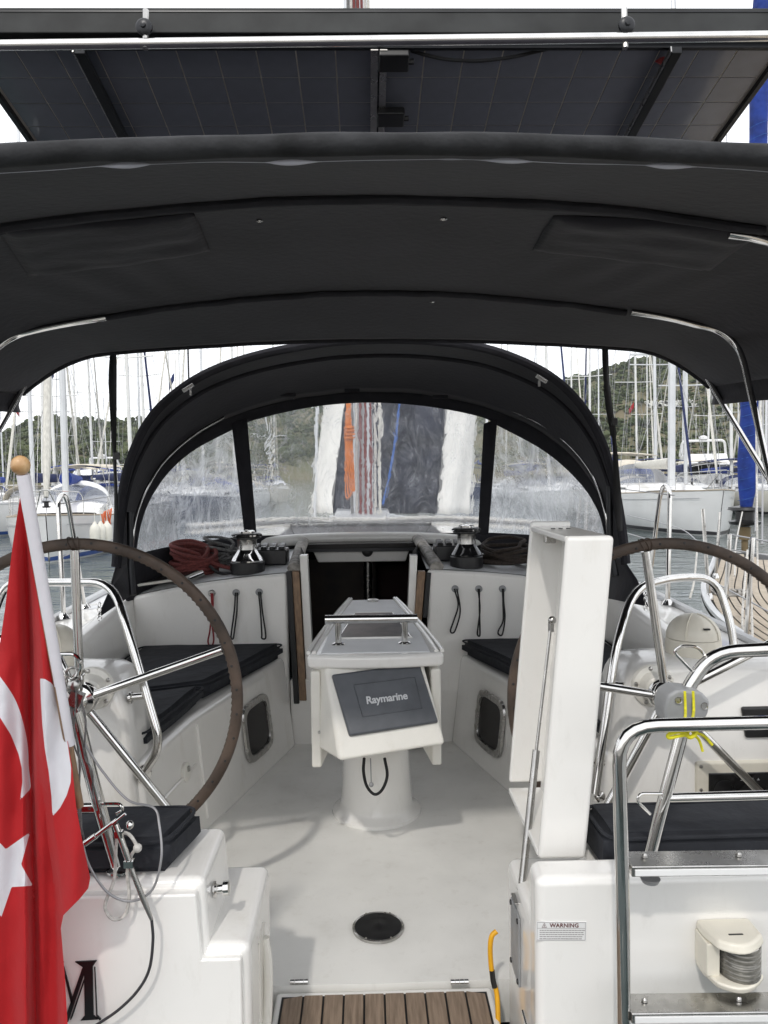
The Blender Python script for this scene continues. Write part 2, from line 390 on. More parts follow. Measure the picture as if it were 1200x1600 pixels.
def hill_mat():
    m = bpy.data.materials.new('hillside'); m.use_nodes = True; N = m.node_tree.nodes; L = m.node_tree.links; bs = N['Principled BSDF']
    bs.inputs['Roughness'].default_value = 1; bs.inputs['Specular IOR Level'].default_value = .1
    tc = N.new('ShaderNodeTexCoord')
    n1 = N.new('ShaderNodeTexNoise'); n1.inputs['Scale'].default_value = .06; n1.inputs['Detail'].default_value = 10; n1.inputs['Roughness'].default_value = .65; L.new(tc.outputs['Object'], n1.inputs[0])
    cr_ = N.new('ShaderNodeValToRGB'); e = cr_.color_ramp.elements
    e[0].position = .30; e[0].color = (.066, .078, .050, 1); e[1].position = .72; e[1].color = (.20, .165, .10, 1)
    k = e.new(.45); k.color = (.12, .118, .066, 1); k = e.new(.57); k.color = (.145, .128, .083, 1)
    L.new(n1.outputs['Fac'], cr_.inputs[0]); L.new(cr_.outputs[0], bs.inputs['Base Color']); return m
structure(b.build('hills', hill_mat()))
def leaf_mat():
    m = bpy.data.materials.new('pine_foliage'); m.use_nodes = True; N = m.node_tree.nodes; L = m.node_tree.links; bs = N['Principled BSDF']
    bs.inputs['Roughness'].default_value = .9; bs.inputs['Specular IOR Level'].default_value = .15
    tc = N.new('ShaderNodeTexCoord'); n1 = N.new('ShaderNodeTexNoise'); n1.inputs['Scale'].default_value = .12; n1.inputs['Detail'].default_value = 6; L.new(tc.outputs['Object'], n1.inputs[0])
    cr_ = N.new('ShaderNodeValToRGB'); e = cr_.color_ramp.elements
    e[0].position = .35; e[0].color = (.042, .060, .030, 1); e[1].position = .68; e[1].color = (.098, .108, .050, 1)
    L.new(n1.outputs['Fac'], cr_.inputs[0]); L.new(cr_.outputs[0], bs.inputs['Base Color']); return m
def forest():
    rnd = random.Random(4); b = MB()
    ico = bmesh.new(); bmesh.ops.create_icosphere(ico, subdivisions=2, radius=1); iv = [v.co.copy() for v in ico.verts]; fi = [[v.index for v in f.verts] for f in ico.faces]; ico.free()
    ico = bmesh.new(); bmesh.ops.create_icosphere(ico, subdivisions=1, radius=1); jv = [v.co.copy() for v in ico.verts]; fj = [[v.index for v in f.verts] for f in ico.faces]; ico.free()
    sv = [V(0, 0, 1), V(.9, 0, .1), V(.3, .85, .2), V(-.7, .5, 0), V(-.7, -.5, .25), V(.3, -.85, .05), V(0, 0, -.7)]; sf = [(0, 1, 2), (0, 2, 3), (0, 3, 4), (0, 4, 5), (0, 5, 1), (6, 2, 1), (6, 3, 2), (6, 4, 3), (6, 5, 4), (6, 1, 5)]
    protos = []
    for q in range(10):            # a crown is a few ragged clumps on a short trunk
        vs = []; fs = []
        for c in range(3):
            o = len(vs); cx, cy, cz = rnd.uniform(-.55, .55), rnd.uniform(-.55, .55), rnd.uniform(.55, 1.5); s = rnd.uniform(.38, .7)
            for p in jv:
                k = s * (1 + .75 * noise.noise(p * 2.6 + V(q * 3.1, c, 0)) + rnd.uniform(-.12, .12)); vs.append(V(cx + p.x*k*1.1, cy + p.y*k*1.1, cz + p.z*k*.7))
            fs += [[i + o for i in f] for f in fj]
        o = len(vs); vs += [V(.09, 0, 0), V(-.05, .08, 0), V(-.05, -.08, 0), V(.04, 0, 1), V(-.03, .03, 1), V(-.03, -.03, 1)]
        fs += [[o, o+1, o+4, o+3], [o+1, o+2, o+5, o+4], [o+2, o, o+3, o+5]]
        protos.append((vs, fs))
    for i in range(9500):
        px = rnd.uniform(-260, 1420)
        if 260 < px < 860 and rnd.random() < .55: continue
        k = rnd.random() ** .8
        if rnd.random() < .16: k = rnd.uniform(.95, 1.03)
        dens = noise.noise(V(px * .012, k * 4.0, 9.2)) * .9 + .25 + (.65 if px < 700 else (.85 if k > .72 else .10))
        if rnd.random() > dens: continue
        p = hill_pt(px, k); s = rnd.uniform(1.3, 2.9) * (1.0 if k < .93 else 1.1); vs, fs = protos[rnd.randrange(10)]
        if k < .05: continue
        a = rnd.uniform(0, 6.28); ca, sa = math.cos(a), math.sin(a); q = rnd.uniform(.8, 1.25)
        b.add([V(p.x + (v.x*ca - v.y*sa)*s, p.y + (v.x*sa + v.y*ca)*s, p.z - .6 + v.z*s*q) for v in vs], fs)
    for i in range(9000):                 # low scrub between the pines
        px = rnd.choice((rnd.uniform(-120, 420), rnd.uniform(840, 1320))); k = rnd.uniform(.05, 1.02); p = hill_pt(px, k); s = rnd.uniform(.5, 1.5)
        b.add([V(p.x + v.x*s*1.5*rnd.uniform(.7, 1.2), p.y + v.y*s, p.z + (v.z*.7 + .2)*s*rnd.uniform(.7, 1.1)) for v in sv], sf)
    me = b.mesh('hill_forest', leaf_mat(), smooth=False)
    o = link('hill_forest', me); tag(o, 'mass of low green pines covering the hills across the bay', 'forest', kind='stuff')
forest()
# white stone lettering on the starboard hill: too far to read, two rows of irregular strokes
rnd = random.Random(21)
t = thing('hillside_lettering', 'two rows of small white stone letters on the brown hillside', 'lettering', hill_pt(1048, .62))
whitest = pm('white_stone', (.78, .78, .74), .9)
def hill_ray(px, py):
    best = min((abs(ray_y(hill_pt(px, k / 200)) - py), k / 200) for k in range(20, 200)); return hill_pt(px, best[1])
INV = CAM_ROT.transposed()
def ray_y(p):
    q = INV @ (p - CAM_POS); return 800 - FPX * q.y / -q.z
for row, (x0, x1, yy) in enumerate(((1007, 1082, 634), (1012, 1091, 638.5))):
    x = x0
    while x < x1:
        p = hill_ray(x, yy - (x - x0) * .01); h = rnd.uniform(1.0, 1.5); b = MB()
        for q in range(rnd.choice((2, 3))):
            b.box(p + V(rnd.uniform(-.5, .5), -.6, 1.4 + rnd.uniform(-.4, .5)), (rnd.choice((.5, 1.5)), .4, rnd.choice((h, .5))), Matrix.Rotation(rnd.uniform(-.4, .4), 3, 'Y'))
        b.build('letter', whitest, t); x += rnd.uniform(3.4, 5.4) if rnd.random() < .86 else 8

# ------------------------------------------------------------------ other boats
def hull_sections(Ln, B, fb, bowrise, fine=.62, sternw=.8, n=22, flare=.1):
    """local: bow at +Y (Ln), stern at 0, waterline z 0"""
    out = []
    for i in range(n + 1):
        s = i / n
        hb = B/2 * (sternw + (1 - sternw) * math.sin(min(1, s / .45) * PI/2)) if s < .45 else B/2 * max(0.0, 1 - ((s - .45) / .55) ** (1.9 + fine)) ** (.85)
        z = fb + bowrise * max(0, (s - .3) / .7) ** 2 + .06 * (1 - s)
        out.append((s, max(.012, hb), z))
    return out
def sailboat(name, label, group, bow, heading, Ln=11, B=3.6, fb=1.05, mast_h=14, mast_s=.60, hull=None, boot=None, stripe=None, hood=None, bim=None, boomc=None,
             jib=None, mastm=None, spreaders=2, near=False, mast_r=.085, tilt=(0, 0), hw=True, wire=.011, flagm=None, dome=False, cabin=True, pulpit=False, hs=1.0):
    hull = hull or hullw; mastm = mastm or alum
    f = V(math.sin(heading), math.cos(heading), 0)       # direction the bow points
    org = V(bow[0], bow[1], WZ) - f * Ln
    t = thing(name, label, 'boat', org, -heading, group)
    se = hull_sections(Ln, B, fb, .28)
    b = MB(); rows = []
    for s, hb, z in se:
        y = s * Ln; yb = y - .10 * Ln * .35 * max(0, (s - .7) / .3) ** 1.5
        rows.append([V(-hb, y, z), V(-hb * .97, lerp(y, yb, .4), z * .55), V(-hb * .9, lerp(y, yb, .8), .1), V(-hb * .7, yb, -.25), V(0, yb, -.5),
                     V(hb * .7, yb, -.25), V(hb * .9, lerp(y, yb, .8), .1), V(hb * .97, lerp(y, yb, .4), z * .55), V(hb, y, z)])
    b.grid(rows); b.f.append(list(range(9))); b.mi.append(0)
    hu = b.build('hull', hull, t, local=True)
    b = MB(); b.grid([[V(-hb * .992, s*Ln, z - .012), V(0, s*Ln, z + .05), V(hb * .992, s*Ln, z - .012)] for s, hb, z in se]); b.build('deck', gel if near else hullw, t, local=True)
    if boot:
        for sg in (-1, 1):
            b = MB(); b.grid([[V(sg*hb*.915 + sg*.012, lerp(s*Ln, s*Ln - .035*Ln*max(0,(s-.7)/.3)**1.5, .8), .17), V(sg*hb*.90 + sg*.012, lerp(s*Ln, s*Ln - .035*Ln*max(0,(s-.7)/.3)**1.5, .8), .05)] for s, hb, z in se]); b.build('boot_stripe', boot, hu, local=True)
    if stripe:
        for sg in (-1, 1):
            b = MB(); b.grid([[V(sg*(hb*.993 + .012), s*Ln, z - .22), V(sg*(hb*.99 + .012), s*Ln, z - .25)] for s, hb, z in se[3:-1]]); b.build('stripe', stripe, hu, local=True)
    b = MB()
    for sg in (-1, 1): b.tube([V(sg*hb*.985, s*Ln, z + .02) for s, hb, z in se], .025, 5)
    b.build('toe_rail', teakg if near else alum, t, local=True)
    if cabin:
        b = MB(); rows = []
        for s in [ .30 + i * .05 for i in range(9)]:
            hb = interp([(a, c) for a, c, d in se], s) * .62; z = interp([(a, d) for a, c, d in se], s); h = .42 * min(1, (.72 - s) / .2 + .15)
            rows.append([V(-hb - .08, s*Ln, z - .02), V(-hb, s*Ln, z + h*.8), V(-hb*.6, s*Ln, z + h), V(hb*.6, s*Ln, z + h), V(hb, s*Ln, z + h*.8), V(hb + .08, s*Ln, z - .02)])
        b.grid(rows); b.f.append(list(range(6))); b.mi.append(0); ca = b.build('cabin_top', gel if near else hullw, t, local=True)
        for sg in (-1, 1):
            for s0 in (.34, .47):
                b = MB(); hb = interp([(a, c) for a, c, d in se], s0 + .04) * .62; z = interp([(a, d) for a, c, d in se], s0)
                hb1 = interp([(a, c) for a, c, d in se], s0) * .62; hb2 = interp([(a, c) for a, c, d in se], s0 + .09) * .62
                b.hexa([V(sg*(hb1+.05), s0*Ln, z + .12), V(sg*(hb2+.05), (s0+.09)*Ln, z + .12), V(sg*(hb2+.035), (s0+.085)*Ln, z + .25), V(sg*(hb1+.035), (s0+.005)*Ln, z + .25)],
                       [V(sg*(hb1-.04), s0*Ln, z + .12), V(sg*(hb2-.04), (s0+.09)*Ln, z + .12), V(sg*(hb2-.05), (s0+.085)*Ln, z + .25), V(sg*(hb1-.05), (s0+.005)*Ln, z + .25)])
                b.build('cabin_window', wglass, ca, local=True)
    my = mast_s * Ln; mz = fb + .35
    top = V(tilt[0], my + tilt[1], mz + mast_h)
    mb_ = V(0, my, mz)
    b = MB(); b.tube([mb_.lerp(top, i / 6) for i in range(7)], lambda k: mast_r * (1 - .35 * k * k), 8); ma = b.build('mast', mastm, t, local=True)
    for i in range(spreaders):
        k = (i + 1) / (spreaders + 1) + .02; p = mb_.lerp(top, k); w = B * .36 * (1 - .22 * i)
        b = MB(); b.tube([p + V(-w, -.25, .05), p, p + V(w, -.25, .05)], .03 * mast_r / .085, 6); b.build('spreader', mastm, ma, local=True)
    b = MB()
    chain = [(sg, V(sg * B * .46, my - .3, fb)) for sg in (-1, 1)]
    for sg, c in chain:
        pts = [c]
        for i in range(spreaders):
            k = (i + 1) / (spreaders + 1) + .02; p = mb_.lerp(top, k); w = B * .36 * (1 - .22 * i); pts.append(p + V(sg*w, -.25, .05))
        pts.append(mb_.lerp(top, .97)); b.tube(pts, wire, 4, cap=False); b.tube([V(sg*B*.42, my - .1, fb), mb_.lerp(top, 1/(spreaders+1) + .02)], wire, 4, cap=False)
    b.tube([V(0, Ln - .15, fb + .3), top], wire, 4, cap=False)
    b.tube([V(-B*.3, .2, fb), mb_.lerp(top, .75), top], wire, 4, cap=False); b.tube([V(B*.3, .2, fb), mb_.lerp(top, .75)], wire, 4, cap=False)
    b.build('rigging', wirem, t, local=True)
    if jib:
        b = MB(); p0, p1 = V(0, Ln - .2, fb + .75), V(0, Ln - .15, fb + .3).lerp(top, .93)
        b.tube([p0.lerp(p1, i / 14) for i in range(15)], lambda k: (.115 if near else .075) * (1 - .75 * k) * (1 if k > .05 else .5), 8); b.build('furled_jib', jib, t, local=True)
        b = MB(); b.lathe([(.09, 0), (.12, .03), (.06, .05), (.06, .13), (.12, .15), (.09, .18)], 12, Matrix.Translation((0, Ln - .18, fb + .48))); b.build('furler_drum', blackp, t, local=True)
    if boomc:
        b = MB(); p0, p1 = V(0, my - .1, mz + .75), V(0, my - .42 * Ln, mz + .85)
        b.tube([p0, p1], .06, 8); bo = b.build('boom', mastm, t, local=True)
        b = MB(); b.tube([p0.lerp(p1, i / 8) + V(0, 0, .14 * (1 - i / 10)) for i in range(9)], lambda k: .19 * (1 - .55 * k), 9, flat=1.25); b.build('sail_cover', boomc, bo, local=True)
    if hood:
        b = MB(); rows = []; y0 = .27 * Ln; w = interp([(a, c) for a, c, d in se], .3) * .66; z0 = fb + .36
        for j in range(6):
            k = j / 5; yy = y0 + 1.25 * hs * (k - .15); hh = .62 * hs * math.sqrt(max(0, 1 - k ** 2.2)) + .0
            rows.append([V(-w * math.cos(a * PI / 14), yy - (.15 if a in (0, 14) else 0), z0 - .1 + (hh + .08) * math.sin(a * PI / 14) ** .75) for a in range(15)])
        b.grid(rows[:4]); h_ = b.build('sprayhood', hood, t, local=True, solid=.02)
        if hw:
            b = MB(); b.grid(rows[3:]); b.build('hood_window', farvinyl, h_, local=True)
    if bim:
        b = MB(); w = B * .42; z0 = fb + 1.75; b.grid([[V(w * x, .3 + y, z0 + .16 * (1 - x*x) - .06 * (abs(y - 1) > .9)) for x in (-1, -.7, -.3, 0, .3, .7, 1)] for y in (0, .3, 1, 1.7, 2.1)]); bi = b.build('bimini_top', bim, t, local=True, solid=.02)
        for sg in (-1, 1):
            for yy in (.3, 2.4):
                b = MB(); b.tube([V(sg*w, yy, z0), V(sg*w*1.03, 1.2, fb)], .014, 5); b.build('bimini_leg', chrome, bi, local=True)
    if pulpit or near:
        b = MB(); hb = interp([(a, c) for a, c, d in se], .9)
        b.tube(fillet([V(-hb, .88*Ln, fb + .2), V(-hb, .89*Ln, fb + .85), V(0, Ln + .15, fb + .95), V(hb, .89*Ln, fb + .85), V(hb, .88*Ln, fb + .2)], .25), .014, 6)
        b.tube([V(-hb*.4, .96*Ln, fb + .25), V(-.1, Ln + .08, fb + .93)], .014, 6); b.tube([V(hb*.4, .96*Ln, fb + .25), V(.1, Ln + .08, fb + .93)], .014, 6)
        b.build('pulpit', chrome, t, local=True)
        for sg in (-1, 1):
            prev = None
            for s in (.12, .28, .44, .6, .75):
                hb = interp([(a, c) for a, c, d in se], s) * .95; b = MB(); b.tube([V(sg*hb, s*Ln, fb), V(sg*hb, s*Ln, fb + .66)], .013, 6); b.build('stanchion', chrome, t, local=True)
            b = MB()
            for hz in (.36, .64): b.tube([V(sg*interp([(a, c) for a, c, d in se], s)*.95, s*Ln, fb + hz) for s in (.12, .28, .44, .6, .75, .88)], .004 if near else .006, 4)
            b.build('lifeline', wirem, t, local=True)
    if flagm:
        b = MB(); p = mb_.lerp(top, .42) + V(B*.3, -.25, 0); b.grid([[p + V(.4*x, .06*math.sin(5*x + z), -.5*z - .6*x) for x in (0, .3, .6, 1)] for z in (0, .5, 1)]); b.build('courtesy_flag', flagm, t, local=True, solid=.01)
    if dome:
        b = MB(); p = mb_.lerp(top, .38) + V(0, .3, 0); b.lathe([(.02, -.12), (.26, -.1), (.28, 0), (.24, .1), (.02, .14)], 14, Matrix.Translation(p)); b.build('radar_dome', hullw, ma, local=True)
    return t
def motor_yacht(name, label, bow, heading, Ln=14, B=4.4, fb=1.5, hull=None, fly=True, canopy=None):
    hull = hull or hullw; f = V(math.sin(heading), math.cos(heading), 0); org = V(bow[0], bow[1], WZ) - f * Ln
    t = thing(name, label, 'motor yacht', org, -heading)
    se = hull_sections(Ln, B, fb, .6, fine=.9, sternw=.93); b = MB()
    b.grid([[V(-hb, s*Ln, z), V(-hb*.95, s*Ln, z*.5), V(-hb*.8, s*Ln - .4*s, 0), V(0, s*Ln - .6*s, -.5), V(hb*.8, s*Ln - .4*s, 0), V(hb*.95, s*Ln, z*.5), V(hb, s*Ln, z)] for s, hb, z in se]); b.f.append(list(range(7))); b.mi.append(0)
    b.build('hull', hull, t, local=True)
    b = MB(); b.grid([[V(-hb, s*Ln, z - .02), V(hb, s*Ln, z - .02)] for s, hb, z in se]); b.build('deck', hullw, t, local=True)
    def house(y0, y1, z0, z1, w, rake, nm, par, m):
        b = MB(); b.hexa([V(-w, y0, z0), V(w, y0, z0), V(w*.8, y1 + rake, z0), V(-w*.8, y1 + rake, z0)], [V(-w*.94, y0, z1), V(w*.94, y0, z1), V(w*.74, y1, z1), V(-w*.74, y1, z1)]); return b.build(nm, m, par, local=True, bevel=.08)
    ho = house(.22*Ln, .62*Ln, fb - .05, fb + 1.35, B*.42, 1.6, 'superstructure', t, hullw)
    for sg in (-1, 1):
        for k in range(3):
            y0 = (.25 + .115*k) * Ln; b = MB(); w = B*.42*(.985 - .045*k)
            b.hexa([V(sg*w*.93, y0, fb + .55), V(sg*w*.91, y0 + .1*Ln, fb + .55), V(sg*w*.90, y0 + .1*Ln, fb + 1.15), V(sg*w*.91, y0, fb + 1.15)], [V(sg*(w + .03), y0, fb + .55), V(sg*(w*.95 + .03), y0 + .1*Ln, fb + .55), V(sg*(w*.93 + .03), y0 + .1*Ln, fb + 1.15), V(sg*(w*.97 + .03), y0, fb + 1.15)]); b.build('side_window', wglass, ho, local=True)
    b = MB(); y1 = .62*Ln; w = B*.42*.72; b.hexa([V(-w, y1 + 1.0, fb + .55), V(w, y1 + 1.0, fb + .55), V(w*.95, y1 + .3, fb + 1.15), V(-w*.95, y1 + .3, fb + 1.15)], [V(-w, y1 + 1.1, fb + .57), V(w, y1 + 1.1, fb + .57), V(w*.95, y1 + .38, fb + 1.18), V(-w*.95, y1 + .38, fb + 1.18)]); b.build('windscreen', wglass, ho, local=True)
    if fly:
        house(.2*Ln, .5*Ln, fb + 1.36, fb + 1.95, B*.38, .7, 'flybridge', t, hullw)
        b = MB(); w = B*.36; b.tube(fillet([V(-w, .2*Ln, fb + 1.9), V(-w*.9, .24*Ln, fb + 3.0), V(w*.9, .24*Ln, fb + 3.0), V(w, .2*Ln, fb + 1.9)], .3), .09, 8); ra = b.build('radar_arch', hullw, t, local=True)
        b = MB(); b.lathe([(.02, 0), (.3, .03), (.3, .18), (.15, .28), (.02, .3)], 14, Matrix.Translation((0, .24*Ln, fb + 3.08))); b.build('radar_dome', hullw, ra, local=True)
        b = MB(); b.tube([V(.5, .24*Ln, fb + 3), V(.5, .24*Ln, fb + 5)], .02, 5); b.build('antenna', hullw, ra, local=True)
    if canopy:
        b = MB(); b.grid([[V(x * B*.47, y, fb + 1.75 + .2*(1 - x*x)) for x in (-1, -.6, 0, .6, 1)] for y in (-.2, .1*Ln, .24*Ln)]); b.build('canopy', canopy, t, local=True, solid=.04)
        for sg in (-1, 1):
            b = MB(); b.tube([V(sg*B*.46, 0, fb + 1.78), V(sg*B*.46, .1, fb)], .03, 6); b.build('canopy_post', chrome, t, local=True)
    b = MB()
    for sg in (-1, 1): b.tube([V(sg*hb*.96, s*Ln, z + .65) for s, hb, z in se[6:]], .02, 5)
    b.build('guard_rail', chrome, t, local=True)
    return t
def fender(label, p, r=.14, h=.62, m=None):
    b = MB(); b.lathe([(.01, 0), (r*.5, .02), (r*.85, h*.12), (r, h*.3), (r, h*.7), (r*.85, h*.88), (r*.4, h), (r*.25, h + .05), (.01, h + .06)], 14, Matrix.Translation(p)); b.tube([Vector(p) + V(0,0,h+.04), Vector(p) + V(0,0,h+.5)], .008, 5)
    return tag(b.build('fender', m or fenderm), label, 'fender', 'white fenders hung on the sailing boat left of the sprayhood')
def wx(px, Y): return at(px, 760, Y).x

# the near sailing boats one can make out
sailboat('sailing_boat', 'white sailing boat with grey edged sprayhood left of the sprayhood, bow towards the camera', None, (wx(70, 20), 20), R(165), Ln=11.5, B=3.5, fb=.98, mast_h=15, mast_s=.60, hull=hullw, boot=bootblue,
         stripe=hullgrey, hs=1.35, hood=hullw, bim=None, boomc=bluecov, jib=sailw, near=True, mast_r=.10)
sailboat('sailing_boat', 'big white sailing boat with cream sprayhood and thick silver mast, right of the sprayhood', None, (wx(1131, 25), 25), R(182), Ln=14, B=4.3, fb=1.28, mast_h=19, mast_s=.66, hull=hullw, boot=bootblack,
         stripe=hullgrey, hs=1.9, hood=creamcov, bim=creamcov, boomc=sailw, jib=None, near=True, mast_r=.15, spreaders=3)
sailboat('sailing_boat', 'white sailing boat with white furled jib and dark bimini behind the big cream hooded one', None, (wx(1123, 36), 36), R(185), Ln=12, B=3.8, fb=1.15, mast_h=15, hull=hullw, boot=bootblue, hood=navycov, bim=navycov, boomc=navycov, jib=sailw, pulpit=True, mast_r=.1)
motor_yacht('motor_yacht', 'cream motor yacht with pale hardtop behind the red flag on the left', (wx(-95, 27), 27.5), R(75), Ln=13, hull=hullcream, fly=False, canopy=creamcov)
motor_yacht('motor_yacht', 'white flybridge motor yacht with radar arch far behind the blue boom covers on the left', (wx(113, 74), 70), R(184), Ln=14)
motor_yacht('motor_yacht', 'white flybridge motor yacht far right between the masts and the blue furled sail', (wx(1096, 48), 46), R(200), Ln=14, hull=hullw)
for i, (px, d) in enumerate(((149, 0), (158, .15), (168, .3))):
    p = at(px, 848, 20.6 + d); fender(('leftmost', 'middle', 'rightmost')[i] + ' of three white fenders on the sailing boat left of the sprayhood', (p.x, p.y, WZ + .38))
b = MB(); p = at(166, 803, 21.5)
for q in range(9): b.grid([[p + V(.035*q - .16 + .03*math.sin(z*3 + q), .05*math.cos(q), -.35*z + .02*q) for z in (0, .5, 1, 1.4)], [p + V(.035*q - .13 + .03*math.sin(z*3 + q), .05*math.cos(q + 1), -.35*z + .02*q) for z in (0, .5, 1, 1.4)]])
tag(b.build('life_vest', orangelb, solid=.02), 'orange life vest bundle hanging on a rail above the white fenders', 'life vest')

ORD = ['first', 'second', 'third', 'fourth', 'fifth', 'sixth', 'seventh', 'eighth', 'ninth', 'tenth', 'eleventh', 'twelfth', 'thirteenth', 'fourteenth', 'fifteenth', 'sixteenth', 'seventeenth', 'eighteenth', 'nineteenth', 'twentieth',
       'twenty-first', 'twenty-second', 'twenty-third', 'twenty-fourth', 'twenty-fifth']
rnd = random.Random(5)
def far_row(masts, where, group):
    for i, (px, Y, r, opt) in enumerate(masts):
        Ln = rnd.uniform(10, 13.5); ms = .58; hd = R(rnd.choice((180, 180, 0)) + rnd.uniform(-14, 14))
        f = V(math.sin(hd), math.cos(hd), 0); mpos = V(wx(px, Y), Y, 0); bow = mpos + f * Ln * (1 - ms)
        kw = dict(hull=rnd.choice((hullw, hullw, hullw, hullcream, hullblue)), boot=rnd.choice((bootblue, bootblack, None)), hood=rnd.choice((navycov, creamcov, fabric, bluecov)), bim=rnd.choice((None, navycov, creamcov, bluecov)),
                  boomc=rnd.choice((bluecov, navycov, sailw, creamcov)), jib=rnd.choice((sailw, None, sailw, navycov)), mast_h=rnd.uniform(13, 18), spreaders=rnd.choice((2, 2, 3)), mastm=rnd.choice((alum, mastw, mastw)), pulpit=Y < 60,
                  wire=.003 + .00013*Y, tilt=(rnd.uniform(-.25, .25), rnd.uniform(-.7, 0)))
        kw.update(opt); kw.setdefault('mast_r', r * .72)
        sailboat('sailing_boat', f'far sailing boat, its mast {ORD[i]} from the left among those {where}', group, (bow.x, bow.y), hd, Ln=Ln, mast_s=ms, **kw)
far_row([(-12, 45, .09, {}), (6, 60, .09, {'flagm': flagred}), (52, 34, .13, {'dome': True, 'mastm': alum, 'mast_h': 19}), (67, 40, .12, {'mastm': mastw}), (87, 38, .11, {'mastm': mastw, 'mast_h': 18, 'spreaders': 3}),
         (108, 95, .09, {}), (122, 44, .08, {'flagm': flagnavy, 'mast_h': 17}), (146, 50, .11, {'mastm': mastw, 'mast_h': 18}), (168, 58, .07, {'mast_h': 7}), (206, 36, .13, {'mastm': mastw, 'mast_h': 18}),
         (220, 52, .12, {}), (229, 45, .13, {'mast_h': 19}), (270, 62, .10, {}), (286, 66, .10, {'mastm': mastw}), (299, 48, .09, {'mastm': wiredk, 'flagm': flagnavy}), (318, 44, .11, {'mastm': alum, 'mast_h': 20}), (340, 70, .09, {}),
         (368, 50, .13, {'mastm': mastw, 'mast_h': 20}), (386, 58, .12, {'mast_h': 20}), (430, 64, .12, {})],
        'left of the sprayhood', 'far boats on the port side')
far_row([(700, 75, .1, {}), (790, 60, .1, {}), (841, 62, .09, {}), (858, 44, .13, {'mastm': mastw, 'mast_h': 20}), (893, 56, .09, {'flagm': flagnavy}), (922, 47, .10, {'mast_h': 19}), (936, 70, .1, {}), (996, 50, .10, {'mast_h': 19, 'mastm': mastw}),
         (1012, 66, .08, {'flagm': flagred}), (1025, 42, .13, {'mast_h': 19}), (1066, 64, .09, {}), (1105, 58, .10, {'mastm': mastw, 'jib': sailw}), (1143, 44, .13, {'mastm': mastw, 'mast_h': 18}), (1154, 70, .09, {}),
         (1186, 52, .10, {'mastm': mastw}), (1197, 40, .11, {'mastm': alum}), (1225, 60, .1, {})],
        'right of the sprayhood', 'far boats on the starboard side')

